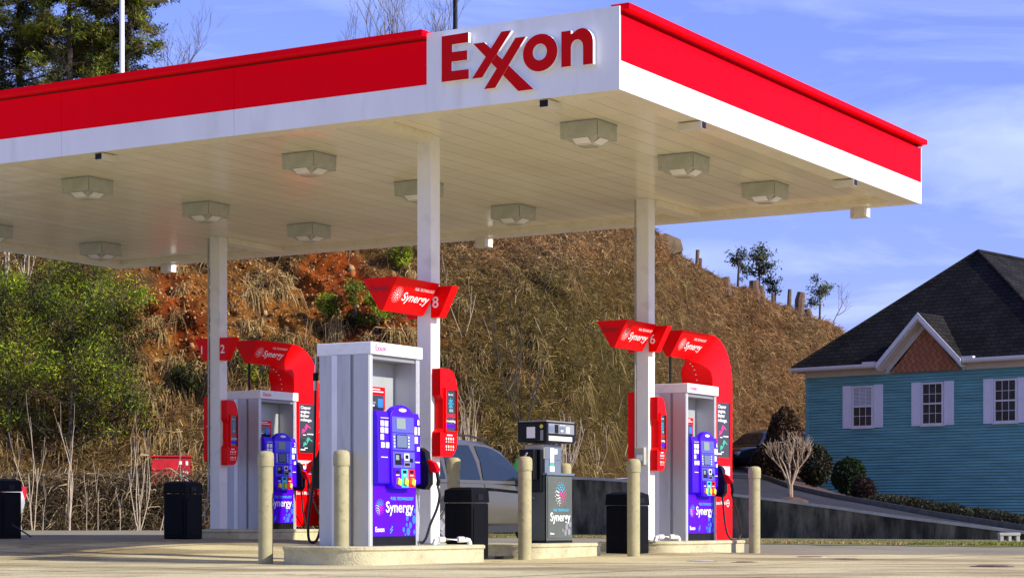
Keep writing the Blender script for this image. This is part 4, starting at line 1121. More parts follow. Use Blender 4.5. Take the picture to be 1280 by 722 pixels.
# ================================================================== CARS
M['tyre'] = mat('tyre', (0.02, 0.02, 0.02), .8, var=.2)
M['rim'] = mat('alloy', (0.45, 0.45, 0.46), .35, .7)
M['car_glass'] = mat('car_glass', (0.012, 0.02, 0.03), .08, spec=.45)
M['car_dark'] = mat('car_trim', (0.02, 0.02, 0.022), .5)
M['tail_red'] = mat('tail_lamp', (0.65, 0.01, 0.03), .15, coat=.5)
M['lamp_clear'] = mat('head_lamp', (0.6, 0.6, 0.6), .1, coat=.5)
def car(loc, rz, paint, label, suv=True, length=4.65, width=1.85, name='parked_car', rails=True):
    rt = empty(name, loc, rz, label, 'car')
    H = 1.66 if suv else 1.44; hl = length / 2
    # stations: x, half width, z bottom, z belt
    belt = 1.02 if suv else .92
    body = [(-hl, .62, .48, belt - .22), (-hl + .10, .78, .36, belt - .04), (-hl + .5, .88, .27, belt + .02), (-hl + 1.3, .915, .24, belt + .01), (0, .925, .24, belt - .02), (.9, .92, .24, belt - .05), (1.25, .91, .24, belt - .07),
            (1.6, .895, .25, belt - .11), (hl - .38, .85, .28, belt - .19), (hl - .12, .76, .34, belt - .30), (hl, .60, .44, belt - .44)]
    body = [(x, w_ * width / 1.85, zb, zt) for x, w_, zb, zt in body]
    sec = lambda w_, zb, zt: [(-w_ * .88, zb), (-w_ * .97, zb + .10), (-w_, zb + (zt - zb) * .42), (-w_ * .985, zb + (zt - zb) * .72), (-w_ * .95, zt - .03), (-w_ * .86, zt + .02), (0, zt + .045),
                              (w_ * .86, zt + .02), (w_ * .95, zt - .03), (w_ * .985, zb + (zt - zb) * .72), (w_, zb + (zt - zb) * .42), (w_ * .97, zb + .10), (w_ * .88, zb)]
    mb_ = MB(); vs = []
    for x, w_, zb, zt in body: vs += [(x, y, z) for y, z in sec(w_, zb, zt)]
    n_ = 13; k_ = len(body)
    fs = [(i * n_ + j, (i + 1) * n_ + j, (i + 1) * n_ + (j + 1) % n_, i * n_ + (j + 1) % n_) for i in range(k_ - 1) for j in range(n_)]
    fs += [tuple(range(n_)), tuple((k_ - 1) * n_ + j for j in range(n_ - 1, -1, -1))]
    mb_.add(vs, fs, paint)
    # greenhouse
    if suv: gh = [(-hl + .14, .60, .0), (-hl + .42, .66, .86), (-hl + .9, .68, .97), (-.3, .685, 1.0), (.25, .67, .97), (.62, .64, .82), (1.28, .66, .0)]
    else: gh = [(-hl + .45, .62, .0), (-hl + .95, .62, .62), (-hl + 1.5, .64, .93), (-.1, .655, 1.0), (.3, .64, .95), (.62, .62, .80), (1.28, .64, .0)]
    vs = []
    bz = belt - .02
    for x, w_, f in gh:
        zt = bz + (H - bz) * f; wb_ = .885 * width / 1.85 - (.03 if f < .1 else 0)
        wt_ = wb_ + (w_ - wb_) * f
        vs += [(x, -wb_, bz - .03), (x, -(wb_ * .55 + wt_ * .45) - .015, bz + (zt - bz) * .5), (x, -wt_, zt - .05 * f), (x, -wt_ + .10, zt), (x, 0, zt + .03 * f), (x, wt_ - .10, zt), (x, wt_, zt - .05 * f), (x, (wb_ * .55 + wt_ * .45) + .015, bz + (zt - bz) * .5), (x, wb_, bz - .03)]
    n_ = 9; k_ = len(gh)
    fs = [(i * n_ + j, (i + 1) * n_ + j, (i + 1) * n_ + (j + 1) % n_, i * n_ + (j + 1) % n_) for i in range(k_ - 1) for j in range(n_)] + [tuple(range(n_)), tuple((k_ - 1) * n_ + j for j in range(n_ - 1, -1, -1))]
    mb_.add(vs, fs, paint)
    mb_.build('body', rt, True, angle=32)
    xs_ = [g_[0] for g_ in gh]
    def side_pt(x, f, sgn, off=.012):
        """point on the greenhouse flank at height fraction f of the local roof"""
        F_ = np.interp(x, xs_, [g_[2] for g_ in gh]); w_ = np.interp(x, xs_, [g_[1] for g_ in gh]); zt = bz + (H - bz) * F_; wb_ = .885 * width / 1.85
        wt_ = wb_ + (w_ - wb_) * F_; z_ = bz + .03 + f * (zt - .085 - bz - .03)
        y_ = np.interp(z_, [bz - .03, bz + (zt - bz) * .5, zt - .05 * F_], [wb_, wb_ * .55 + wt_ * .45 + .015, wt_])
        return (x, sgn * (y_ + off), z_)
    wins = [(-hl + .45, -hl + 1.02), (-hl + 1.10, -.28), (-.20, .66, 1.12)] if suv else [(-hl + 1.1, -.28), (-.20, .64, 1.10)]
    for sgn in (-1, 1):
        for wdw in wins:
            g_ = MB(); x0, x1 = wdw[0], wdw[1]; xe = wdw[2] if len(wdw) > 2 else x1
            nn_ = 7
            bot = [side_pt(x0 + (xe - x0) * i / nn_, 0, sgn) for i in range(nn_ + 1)]; 
            xt0 = x0 + (.12 if wdw is wins[0] else 0)
            top = []
            for i in range(nn_ + 1):
                xx = xt0 + (xe - .10 - xt0) * i / nn_
                fl = 1.0 if xx < x1 else 1.0
                top.append(side_pt(xx, fl, sgn))
            grid = []
            for r_ in range(5):
                f_ = r_ / 4
                for i in range(nn_ + 1):
                    xx = bot[i][0] * (1 - f_) + top[i][0] * f_
                    grid.append(side_pt(xx, f_, sgn))
            q_ = nn_ + 1
            g_.add(grid, [(a_ * q_ + i, a_ * q_ + i + 1, (a_ + 1) * q_ + i + 1, (a_ + 1) * q_ + i) for a_ in range(4) for i in range(nn_)], 'car_glass')
            g_.build('side_window', rt)
        for xx in ((-.12, 1.02) if suv else (-.12,)):
            h_ = MB(); hx = -.06 if xx < 0 else -1.06
            h_.box(hx, hx + .17, sgn * .925 * width / 1.85 - .02, sgn * .925 * width / 1.85 + .03, belt - .15, belt - .115, paint); h_.build('door_handle', rt, bevel=.008)
        dl = MB(); wy = .918 * width / 1.85
        for xx in (-1.15, -.20, .98):
            dl.tube([(xx, sgn * (wy - .004), .34), (xx + .02, sgn * (wy + .009), .55), (xx + .02, sgn * (wy - .004), .8), (xx + .03, sgn * (wy - .03), belt - .06)], .005, 'car_dark', n=4)
        dl.box(-1.25, 1.15, sgn * .86 - .08, sgn * .86 + .08, .20, .30, 'car_dark')
        dl.build('door_seam', rt)
        mi_ = MB(); mi_.lathe([(.0, -.09), (.07, -.07), (.085, .0), (.07, .07), (.0, .09)], paint, (0.88, sgn * 1.02, belt + .04), 12, 'y'); mi_.tube([(.92, sgn * .86, belt - .02), (.90, sgn * .98, belt + .02)], .02, 'car_dark', n=5); mi_.build('mirror', rt, True)
        if rails:
            ra = MB(); ra.tube([(-hl + .55, sgn * .62, H - .04), (-hl + .75, sgn * .62, H + .05), (-.2, sgn * .62, H + .07), (.35, sgn * .60, H + .01), (.42, sgn * .60, H - .06)], .016, 'car_dark', n=5); ra.build('roof_rail', rt)
        for xx in (-1.36, 1.38):
            wl = MB(); R_ = .345 if suv else .32
            wl.lathe([(R_ * .62, -.11), (R_ - .03, -.115), (R_, -.08), (R_, .08), (R_ - .03, .115), (R_ * .62, .11)], 'tyre', (xx, sgn * .80, R_), 28, 'y')
            wo2 = wl.build('wheel', rt, True)
            ri = MB(); ri.lathe([(R_ * .60, sgn * .095), (R_ * .62, sgn * .118)], 'rim', (xx, sgn * .80, R_), 24, 'y')
            for k in range(5):
                an = k * 2 * math.pi / 5; ri.tube([(xx, sgn * .925, R_), (xx + math.cos(an) * R_ * .55, sgn * .925, R_ + math.sin(an) * R_ * .55)], .022, 'rim', n=4)
            ri.build('rim', wo2)
            ar = MB(); pts = [(xx + math.cos(q_) * (R_ + .05), sgn * .905 * width / 1.85, R_ + math.sin(q_) * (R_ + .05)) for q_ in np.linspace(-.25, math.pi + .25, 15)]
            ar.tube(pts, .03, 'car_dark', n=5); ar.lathe([(R_ + .05, -.01), (R_ + .05, .01)], 'car_dark', (xx, sgn * .900 * width / 1.85, R_), 26, 'y'); ar.build('wheel_arch', rt)
        tl = MB(); tl.box(-hl + .05, -hl + .27, sgn * .80 - .09, sgn * .80 + .06, belt - .26, belt + .0, 'tail_red'); tl.build('tail_lamp', rt, bevel=.03)
        hd = MB(); hd.box(hl - .36, hl - .05, sgn * .66 - .13, sgn * .66 + .10, belt - .42, belt - .28, 'lamp_clear'); hd.build('headlamp', rt, bevel=.03)
    ws = MB()
    def across(x, f_, y): 
        F_ = np.interp(x, xs_, [g_[2] for g_ in gh]); return (x, y, bz + (H - bz) * F_ + .025 * (1 - abs(y)) + .012)
    ws.add([across(1.16, 0, -.74), across(1.16, 0, .74), across(.66, 0, .56), across(.66, 0, -.56)], [(0, 1, 2, 3)], 'car_glass'); ws.build('windscreen', rt)
    rw = MB(); xa, xb = (-hl + .17, -hl + .38) if suv else (-hl + .55, -hl + .95)
    pa = across(xa, 0, 0); pb = across(xb, 0, 0)
    rw.add([(pa[0] - .03, -.68, pa[2] + .05), (pa[0] - .03, .68, pa[2] + .05), (pb[0] - .03, .55, pb[2] - .03), (pb[0] - .03, -.55, pb[2] - .03)], [(3, 2, 1, 0)], 'car_glass'); rw.build('rear_window', rt)
    return rt
M['silver_paint'] = mat('champagne_silver', (0.115, 0.107, 0.08), .32, .4, coat=.4, var=.03)
M['white_car'] = mat('white_car_paint', (0.68, 0.72, 0.74), .3, coat=.5)
M['black_car'] = mat('black_car_paint', (0.012, 0.013, 0.018), .2, coat=.6)
p = at(600, 650, 34.2)
car((p.x - .58, p.y - .74, on_ground(p.x, p.y)), TH, 'silver_paint', 'silver sport utility car waiting behind the low grey pump', True)
p = at(-123, 650, 41.0)
car((p.x, p.y, on_ground(p.x, p.y)), R(176), 'white_car', 'white car at the left frame edge showing only its red tail lamp', False, 4.6, 1.8, rails=False)
p = at(957, 588.5, 85)
car((p.x, p.y, p.z), R(218), 'black_car', 'black sport utility car parked up the drive behind the shrubs', True, 4.7, 1.9)

# ================================================================== CANOPY
SA, SB, TA, TD = -1.455, 6.848, -3.111, 10.479        # edges in station axes
ZB, ZW, ZT, ZD = 4.48, 4.745, 5.245, 4.55             # bottom, white/red line, top, deck
can = empty('fuel_canopy', st(0, 0, 0), TH, 'big red and white fuel station canopy with the name on its corner panel', 'canopy')
dk = MB(); dk.box(SA + .3, SB - .3, TA + .3, TD - .3, ZD, ZD + .12, 'soffit'); dk.build('soffit', can)
rfk = MB(); rfk.box(SA + .05, SB - .05, TA + .05, TD - .05, ZD + .14, ZD + .20, 'galv'); rfk.build('roof_deck', can)
tr = MB()
tr.box(SA + .012, SA + .3, TA + .012, TD - .012, ZB, ZD + .1, 'soffit_trim'); tr.box(SB - .3, SB - .012, TA + .012, TD - .012, ZB, ZD + .1, 'soffit_trim')
tr.box(SA + .3, SB - .3, TA + .012, TA + .3, ZB + .001, ZD + .099, 'soffit_trim'); tr.box(SA + .3, SB - .3, TD - .3, TD - .012, ZB + .001, ZD + .099, 'soffit_trim')
tr.build('perimeter_trim', can)
def fascia(axis, fixed, out, a0, a1, red=True, seams=2.45):
    """a band along one side; out = -1 / +1 outward direction"""
    wb_, rb_, cb_ = MB(), MB(), MB()
    a = a0
    while a < a1 - .01:
        b2 = min(a + seams, a1)
        if a1 - b2 < .4: b2 = a1
        g_ = .0025
        def bx(mbx, z0, z1, o0, o1, m, g2=g_):
            lo_, hi_ = sorted((fixed + out * o0, fixed + out * o1))
            if axis == 's': mbx.box(lo_, hi_, a + g2, b2 - g2, z0, z1, m)
            else: mbx.box(a + g2, b2 - g2, lo_, hi_, z0, z1, m)
        bx(wb_, ZB - .012, ZW, -.02, 0.0, 'fascia_white'); bx(rb_, ZW + .001, ZT - .062, -.02, 0.002, 'fascia_red'); bx(rb_, ZT - .061, ZT, -.09, -.07, 'dark_print_cap_shade'); bx(cb_, ZT - .022, ZT + .036, -.10, .095, 'fascia_red', .0005)  # recessed backing strip, its dark red standing in for the cap's shadow
        a = b2
    wb_.build('white_band', can); rb_.build('red_band', can); cb_.build('cap_trim', can)
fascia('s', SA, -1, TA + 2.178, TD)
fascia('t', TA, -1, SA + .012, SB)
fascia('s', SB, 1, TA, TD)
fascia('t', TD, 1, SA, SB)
cf = MB(); cf.box(SB - .003, SB + .012, TA - .012, TA + .012, ZB - .012, ZT - .05, 'fascia_white'); cf.build('corner_trim', can)
lp = MB(); lp.box(SA - .012, SA + .015, TA - .004, TA + 2.176, ZB - .014, ZT + .012, 'fascia_white'); lpo = lp.build('logo_panel', can)
# letters: a = distance from the corner, z height; traced from the sign
fnl = lambda a_, b_, d_: (SA - .012 - d_, TA + a_, b_)
def letter(outline, hole=None):
    mb_ = MB()
    m_ = [a_ for a_, b_ in outline]
    if hole is None:
        # white return (slightly larger) then the red face
        mb_.prism(outline, fnl, .0, .062, 'letter_red', 'print_white')
    else:
        n_ = len(outline); vs = []
        for d_ in (0, .062): vs += [fnl(a_, b_, d_) for a_, b_ in outline] + [fnl(a_, b_, d_) for a_, b_ in hole]
        q_ = 2 * n_
        mb_.add(vs, [(q_ + i, q_ + (i + 1) % n_, q_ + n_ + (i + 1) % n_, q_ + n_ + i) for i in range(n_)], 'letter_red')
        mb_.add(vs, [(i, (i + 1) % n_, q_ + (i + 1) % n_, q_ + i) for i in range(n_)] + [(n_ + i, n_ + (i + 1) % n_, q_ + n_ + (i + 1) % n_, q_ + n_ + i) for i in range(n_)], 'print_white')
    return mb_
E_ = [(1.959, 5.186), (1.645, 5.191), (1.645, 5.092), (1.835, 5.091), (1.835, 5.016), (1.659, 5.015), (1.659, 4.921), (1.840, 4.921), (1.840, 4.829), (1.640, 4.828), (1.640, 4.732), (1.959, 4.733)]
letter(E_).build('letter', lpo)
X1 = [(1.590, 5.070), (1.462, 5.070), (0.900, 4.550), (1.075, 4.550)]
X2 = [(1.603, 4.727), (1.478, 4.727), (1.300, 4.949 - .01), (1.363, 5.005 - .13)]
mbx = MB()
for k, pl in enumerate((X1, [(1.603, 4.727), (1.484, 4.727), (1.149, 5.150), (1.265, 5.150)], [(1.463, 4.609), (1.334, 4.609), (0.985, 5.070), (1.106, 5.070)])):
    mbx.prism(pl, fnl, 0, .062 + k * .0015, 'letter_red', 'print_white')
mbx.build('double_letter', lpo)
N_ = 28
oo = [(0.829 + .193 * math.cos(2 * math.pi * k / N_), 4.895 + .181 * math.sin(2 * math.pi * k / N_)) for k in range(N_)]
oi = [(0.832 + .078 * math.cos(2 * math.pi * k / N_), 4.902 + .080 * math.sin(2 * math.pi * k / N_)) for k in range(N_)]
letter(oo, oi).build('letter', lpo)
arc = [(0.488, 5.068), (0.488, 5.035)] + [(0.375 + .128 * math.cos(t__), 4.935 + .142 * math.sin(t__)) for t__ in np.linspace(.85, math.pi - .02, 10)] + [(.247, 4.723), (.356, 4.723)] + [(0.422 + .066 * math.cos(t__), 4.905 + .07 * math.sin(t__)) for t__ in np.linspace(math.pi, 0.0, 8)] + [(.488, 4.727), (.594, 4.727), (.594, 5.068)]
letter(arc).build('letter', lpo)
# beams from columns to the nearest edge
for s0, s1, t0 in ((SA + .3, -.09, 0), (5.24, SB - .3, 0), (5.24, SB - .3, 7.05), (SA + .3, -.09, 7.05)):
    bm_ = MB(); bm_.box(s0, s1, t0 - .12, t0 + .12, ZB - .01, ZD - .002, 'soffit_trim'); bm_.build('beam', can)

# light boxes under the deck
def fixture():
    r_ = empty('canopy_light', (0, 0, 0), TH, 'x', 'ceiling light', 'square light boxes under the canopy')
    h_ = MB(); h_.box(0, .44, 0, .44, -.175, -.001, 'fixture'); h_.box(-.004, .444, -.004, .444, -.012, -.002, 'alu_dark')
    h_.box(.0, .006, -.0045, -.0005, -.17, -.02, 'rust')
    h_.build('housing', r_)
    l_ = MB()
    c_ = [(.05, .05), (.39, .05), (.39, .39), (.05, .39)]; d_ = [(.12, .12), (.32, .12), (.32, .32), (.12, .32)]
    vs = [(x, y, -.1752) for x, y in c_] + [(x, y, -.232) for x, y in d_]
    l_.add(vs, [(0, 1, 5, 4), (1, 2, 6, 5), (2, 3, 7, 6), (3, 0, 4, 7), (4, 5, 6, 7)], 'lens')
    l_.build('lens', r_)
    rr_ = MB()
    for q_ in range(4):
        a_ = [(0.03, .03), (.41, .03), (.41, .41), (.03, .41)][q_]; b2 = [(0.03, .03), (.41, .03), (.41, .41), (.03, .41)][(q_ + 1) % 4]
        i_ = [(.13, .13), (.31, .13), (.31, .31), (.13, .31)][q_]; j_ = [(.13, .13), (.31, .13), (.31, .31), (.13, .31)][(q_ + 1) % 4]
        am = ((a_[0] * .75 + b2[0] * .25), (a_[1] * .75 + b2[1] * .25)); bm2 = ((a_[0] * .25 + b2[0] * .75), (a_[1] * .25 + b2[1] * .75))
        rr_.add([(am[0], am[1], -.178), (bm2[0], bm2[1], -.178), (j_[0], j_[1], -.236), (i_[0], i_[1], -.236)], [(0, 1, 2, 3)], 'pvc')
    rr_.build('reflector', r_)
    return r_
fx = fixture(); used = False
ORD = {0: 'front', 1: 'middle', 2: 'back'}
rows_ = [(-2.05, 'row along the sunlit right edge'), (1.58, 'row just left of the two nearer columns'), (4.94, 'row in front of the back column'), (8.83, 'row along the far left edge')]
for j, (t0, rn) in enumerate(rows_):
    for i, s0 in enumerate((.05, 2.32, 4.60)):
        lab = f"square canopy light, {('nearest', 'middle', 'farthest')[i]} of the {rn}"
        if not used: o = fx; used = True
        else: o = dup(fx, (0, 0, 0))
        o.location = st(s0, t0, ZD); o['label'] = lab
# small floods / cameras on the canopy edge
def flood(s, t, z, lab, ang=0.0, outer=False):
    mb_ = MB(); mb_.box(-.05, .05, -.12, .16, -.075, -.0, 'beige'); mb_.box(-.046, .046, -.1235, -.1205, -.071, -.006, 'black'); 
    if outer: mb_ = MB(); mb_.prism([(-.12, .10), (.12, .10), (.12, .0), (.02, -.12), (-.12, -.12)], lambda a_, b_, d_: (b_, a_, d_), -.12, .0, 'beige')
    rt = empty('edge_floodlight', st(s, t, z), TH + ang, lab, 'floodlight', 'small beige floodlights round the canopy edge')
    mb_.build('housing', rt, bevel=.004)
    bk = MB(); bk.box(-.02, .02, -.02, .02, -.01, .03, 'galv'); bk.build('bracket', rt)
flood(-1.28, -2.25, ZB - .01, 'small floodlight under the letter o of the name panel', R(-90))
flood(.41, -2.98, ZB - .01, 'small floodlight under the near end of the sunlit canopy side', 0)
flood(4.61, -2.98, ZB - .01, 'small floodlight under the far end of the sunlit canopy side', 0)
flood(-1.28, 3.47, ZB - .01, 'small floodlight under the left white band of the canopy', R(-90))
flood(SB + .02, -2.26, ZB + .0, 'pale wedge floodlight hanging outside the far edge near the right tip', 0, True)
flood(SB + .02, 9.5, ZB + .0, 'pale wedge floodlight at the back corner over the green thicket', 0, True)
flood(SB + .02, 3.55, ZB + .0, 'pale wedge floodlight at the far edge between the nearest and right columns', 0, True)

# ================================================================== COLUMNS
def column(s, t, base, lab, conduit=False, dispenser_box=False):
    rt = empty('canopy_column', st(s, t, base), TH, lab, 'column', 'white columns carrying the canopy')
    c_ = MB(); top = ZD - base; c_.box(-.09, .09, -.09, .09, 0.0, top, 'col_white'); c_.build('shaft', rt, bevel=.006)
    p_ = MB(); p_.box(-.14, .14, -.14, .14, .0, .015, 'galv'); p_.build('base_plate', rt)
    if conduit:
        k_ = MB(); k_.tube([(-.10, .11, .55), (-.10, .11, top - .02)], .014, 'galv', n=6)
        k_.tube([(-.10, .11, .9), (-.10, .12, .6), (-.06, .16, .38), (-.02, .24, .30), (.0, .26, .12)], .012, 'galv', n=6)
        for zz in (.9, 1.5, 2.3, 3.2): k_.box(-.12, -.08, .088, .13, zz, zz + .03, 'galv')
        k_.build('conduit', rt)
    return rt
c1 = column(0, 0, .126, 'white canopy column beside the nearest pump, with pump number 8 on it')
c2 = column(5.15, 0, .12, 'white canopy column at the right, with pump number 6 on it')
c3 = column(5.15, 7.05, .25, 'white canopy column at the back left, with a conduit and pump numbers 1 and 2', True)
c4 = column(0, 7.05, .25, 'white canopy column just outside the left of the frame')
kk = MB(); kk.tube([(-.10, .10, .5), (-.10, .10, ZD - .14)], .010, 'galv', n=6); kk.build('conduit', c2)

# ================================================================== SIGNS ON THE COLUMNS
def number_sign(s, t, zb, right, left, lab):
    rt = empty('pump_number_sign', st(s, t, zb), TH, lab, 'sign', 'red pump number signs on the columns')
    for sg, num in ((-1, right), (1, left)):
        w_ = MB(); pl = [(sg * .095, 0.0), (sg * .20, 0.0), (sg * .37, .33), (sg * .095, .33)]
        if sg < 0: pl = pl[::-1]
        w_.prism(pl, lambda a_, b_, d_: (d_, a_, b_), -.10, .03, 'sign_red'); wo_ = w_.build('sign_wing', rt, bevel=.004)
        if num: text(num, (-.1005, -.115 if sg < 0 else .245, .105), (0, -1, 0), (0, 0, 1), .125, 'print_white', 'number', wo_, bold=.012, off=.003)
    return rt
number_sign(0, 0, 2.57, '8', '7', 'red winged number 8 sign clamped to the nearest column')
number_sign(5.15, 0, 2.56, '6', '5', 'red winged number 6 sign clamped to the right column')
number_sign(5.15, 7.05, 2.73, '2', '1', 'red winged sign with numbers 1 and 2 on the back column')
def vee(path_o, path_i, yo, yi, name, rt, m='sign_red'):
    """trough of V section: outer and inner polylines in x,z with half widths yo, yi"""
    mb_ = MB(); n_ = len(path_o); vs = []
    for (xo, zo), (xi, zi), a_, b2 in zip(path_o, path_i, yo, yi): vs += [(xo, -a_, zo), (xo, a_, zo), (xi, b2, zi), (xi, -b2, zi)]
    fs = [(i * 4 + k, i * 4 + (k + 1) % 4, (i + 1) * 4 + (k + 1) % 4, (i + 1) * 4 + k) for i in range(n_ - 1) for k in range(4)] + [(3, 2, 1, 0), tuple((n_ - 1) * 4 + k for k in range(4))]
    mb_.add(vs, fs, m)
    return mb_.build(name, rt, True, bevel=.004, angle=25)
def synergy_face(rt, x0, z0, w_, h_, ytop, ybot, white_only=True, ztop=None):
    """word mark on a face leaning from ytop (top) to ybot (bottom)"""
    Yv = Vector((0, -(ytop - ybot), h_)).normalized(); Xv = Vector((1, 0, 0))
    org = Vector((x0, -ybot, z0)); fn = plane_fn(org, Xv, Yv)
    hs = h_ / Yv.z
    mb_ = MB(); burst(mb_, fn, .165 * w_, .50 * hs, .115 * w_, 'print_white', .006); mb_.build('burst_mark', rt)
    text('Synergy', fn(.30 * w_, .36 * hs, 0), Xv, Yv, .255 * hs, 'print_white', 'word_mark', rt, width=.62 * w_, bold=.014, shear=.12, off=.006)
    text('FUEL TECHNOLOGY', fn(.50 * w_, .70 * hs, 0), Xv, Yv, .085 * hs, 'print_white', 'word_mark', rt, width=.46 * w_, bold=.008, off=.006)
def flag(s0, s1, t, z0, z1, lab):
    rt = empty('brand_flag_sign', st(s0, t, z0), TH, lab, 'sign', 'red fuel brand flags on the near side of the columns')
    L_ = s1 - s0; h_ = z1 - z0
    vee([(0, h_), (L_, h_)], [(.02, 0), (L_ - .02, -.0)], [.222, .222], [.024, .024], 'trough', rt)
    synergy_face(rt, 0, 0, L_, h_, .222, .024)
    # faded dark name on the end face
    fn = plane_fn((-.0005, .15, h_ * .62), (0, -1, 0), (0, 0, 1))
    text('Exxon', (-.001, .13, h_ * .58), (0, -1, 0), (0, 0, 1), .075, 'dark_print_cap_shade', 'faded_name', rt, width=.22, bold=.005, off=.006)
    bk = MB(); bk.tube([(L_ - .02, 0, .12), (L_ + .04, 0, .12)], .025, 'galv', n=6); bk.tube([(L_ - .02, 0, .25), (L_ + .04, 0, .25)], .025, 'galv', n=6); bk.build('bracket', rt)
    return rt
flag(-.93, -.12, 0, 2.585, 2.925, 'red brand flag with white lettering beside number 8, nearest of the signs')
flag(4.22, 5.03, 0, 2.565, 2.905, 'red brand flag with white lettering left of number 6 on the right column')

def side_pod(s, t, base, lab, face=-1, screen=True, kx=.74):
    """red rounded advertising pod; face -1 faces the sun side, +1 the other"""
    rt = empty('advert_pod', st(s, t, base), TH if face < 0 else TH, lab, 'sign', 'red rounded advert pods on the columns')
    H_ = .95; rt.scale = (kx, 1, 1)
    ol = [(-.10, H_), (.14, H_)] + [(.14 + .22 * math.sin(a_), H_ - .24 + .24 * math.cos(a_)) for a_ in np.linspace(.3, math.pi / 2, 5)] + [(.37, .5), (.36, .20)] + [(.16 + .20 * math.cos(a_), .20 - .20 * math.sin(a_)) for a_ in np.linspace(.3, math.pi / 2, 5)] + [(-.10, .0)] + ([(-.10, .26), (-.03, .30), (-.03, H_ - .33), (-.10, H_ - .28)] if face < 0 else [])
    b_ = MB()
    y0, y1 = (-.20, -.095) if face < 0 else (.095, .22)
    b_.prism(ol, lambda a_, b2, d_: (a_, d_, b2), y0, y1, 'sign_red'); b_.build('housing', rt, bevel=.018)
    if face < 0 and screen:
        fn = plane_fn((0, -.20, 0), (1, 0, 0), (0, 0, 1))
        f_ = MB(); 
        for q_ in ((.0, .33, .26, .28), (.0, .33, .72, .74), (.0, .02, .28, .72), (.31, .33, .28, .72)): f_.box(q_[0], q_[1], -.222, -.2005, q_[2], q_[3], 'sign_red')
        f_.build('bezel', rt)
        s_ = MB(); rect(s_, fn, .02, .31, .28, .72, 'screen', .004); so_ = s_.build('screen', rt)
        ic = MB()
        for k in range(8):
            an = k * math.pi / 4; disc(ic, fn, .165 + math.cos(an) * .062, .575 + math.sin(an) * .055, .008, 'cyan', .007, 6)
        disc(ic, fn, .165, .575, .042, 'cyan', .006, 16); disc(ic, fn, .165, .575, .033, 'screen', .007, 16); rect(ic, fn, .158, .172, .55, .60, 'cyan', .008)
        rect(ic, fn, .12, .23, .485, .515, 'lcd', .007); rect(ic, fn, .04, .29, .315, .35, 'panel_blue', .007)
        ic.build('screen_icon', so_)
        text('Stay, smart', (.165, -.2045, .665), (1, 0, 0), (0, 0, 1), .022, 'print_white', 'screen_text', so_, center=True, bold=.01)
        text('SAVINGS', (.165, -.2045, .425), (1, 0, 0), (0, 0, 1), .042, 'print_red', 'screen_text', so_, center=True, width=.25, bold=.02)
        text('on everything', (.165, -.2045, .375), (1, 0, 0), (0, 0, 1), .03, 'print_white', 'screen_text', so_, center=True, width=.25, bold=.02)
        dd = MB()
        for i in range(4):
            for j in range(2):
                disc(dd, fn, .055 + i * .062, .195 - j * .085, .016, 'print_white' if (i, j) != (2, 1) else 'yellow', .004, 8); rect(dd, fn, .045 + i * .062, .066 + i * .062, .155 - j * .085, .168 - j * .085, 'print_white', .004)
        rect(dd, fn, .07, .22, .228, .240, 'print_white', .004); dd.build('app_symbols', rt)
    return rt
side_pod(0, 0, 1.075, 'red advert pod with a lit savings screen on the nearest column')
side_pod(5.15, 0, 1.03, 'narrow looking red advert pod facing the sun on the right column', kx=.5)
side_pod(5.15, 7.05, 1.20, 'red advert pod with a screen on the sunlit side of the back column', kx=.56)
side_pod(5.15, 0, 1.10, 'dark red back of the advert pod on the shaded side of the right column', 1)
side_pod(5.15, 7.05, 1.25, 'dark red back of the advert pod on the shaded side of the back column', 1)
side_pod(0, 0, 1.10, 'red advert pod on the far side of the nearest column, behind the pump', 1)
# towel dispenser on column 2
tb = MB(); tb.box(-.155, -.092, -.07, .07, 0, .23, 'fixture'); rt = empty('towel_dispenser', st(5.15, 0.01, 1.10), TH, 'grey paper towel box on the right column above the bin', 'dispenser'); tb.build('box', rt, bevel=.012)
tl = MB(); tl.box(-.159, -.1555, -.04, .04, .06, .13, 'print_white'); tl.box(-.160, -.1555, -.05, .05, .03, .045, 'alu_dark'); tl.build('sticker', rt)

# ================================================================== ISLANDS
def island(s0, s1, hw, t, zb, h, lab, r=.42):
    rt = empty('pump_island', st((s0 + s1) / 2, t, zb), TH, lab, 'kerb island', 'raised concrete pump islands')
    L_ = (s1 - s0) / 2
    def outline(inset):
        pts = []
        for cx, cy, a0 in ((L_ - .12, hw - .12, 0), (-L_ + r, hw - r, 90), (-L_ + r, -hw + r, 180), (L_ - .12, -hw + .12, 270)):
            rr = (r if cx < 0 else .12) - inset
            for k in range(7): a_ = R(a0 + k * 15); pts.append((cx + rr * math.cos(a_), cy + rr * math.sin(a_)))
        return pts
    mb_ = MB(); lv = [(0.0, -.12), (0.0, h - .05), (-.015, h - .035), (-.015, h - .01), (.0, h)]
    n_ = 28; vs = []
    for ins, z_ in lv: vs += [(x, y, z_) for x, y in outline(ins)]
    fs = [(i * n_ + k, i * n_ + (k + 1) % n_, (i + 1) * n_ + (k + 1) % n_, (i + 1) * n_ + k) for i in range(len(lv) - 1) for k in range(n_)] + [tuple((len(lv) - 1) * n_ + k for k in range(n_))]
    mb_.add(vs, fs, 'island'); mb_.build('kerb_block', rt, True, angle=30)
    return rt
island(-2.05, .22, .62, 0, -.065, .191, 'concrete island under the nearest pump and column')
island(1.45, 3.12, .48, 0, -.055, .175, 'short concrete island under the low grey pump', .3)
island(4.70, 7.00, .60, 0, -.04, .160, 'concrete island under the right column and its pump')
island(4.70, 7.25, .60, 7.05, .08, .175, 'shaded concrete island under the back left pump', .3)

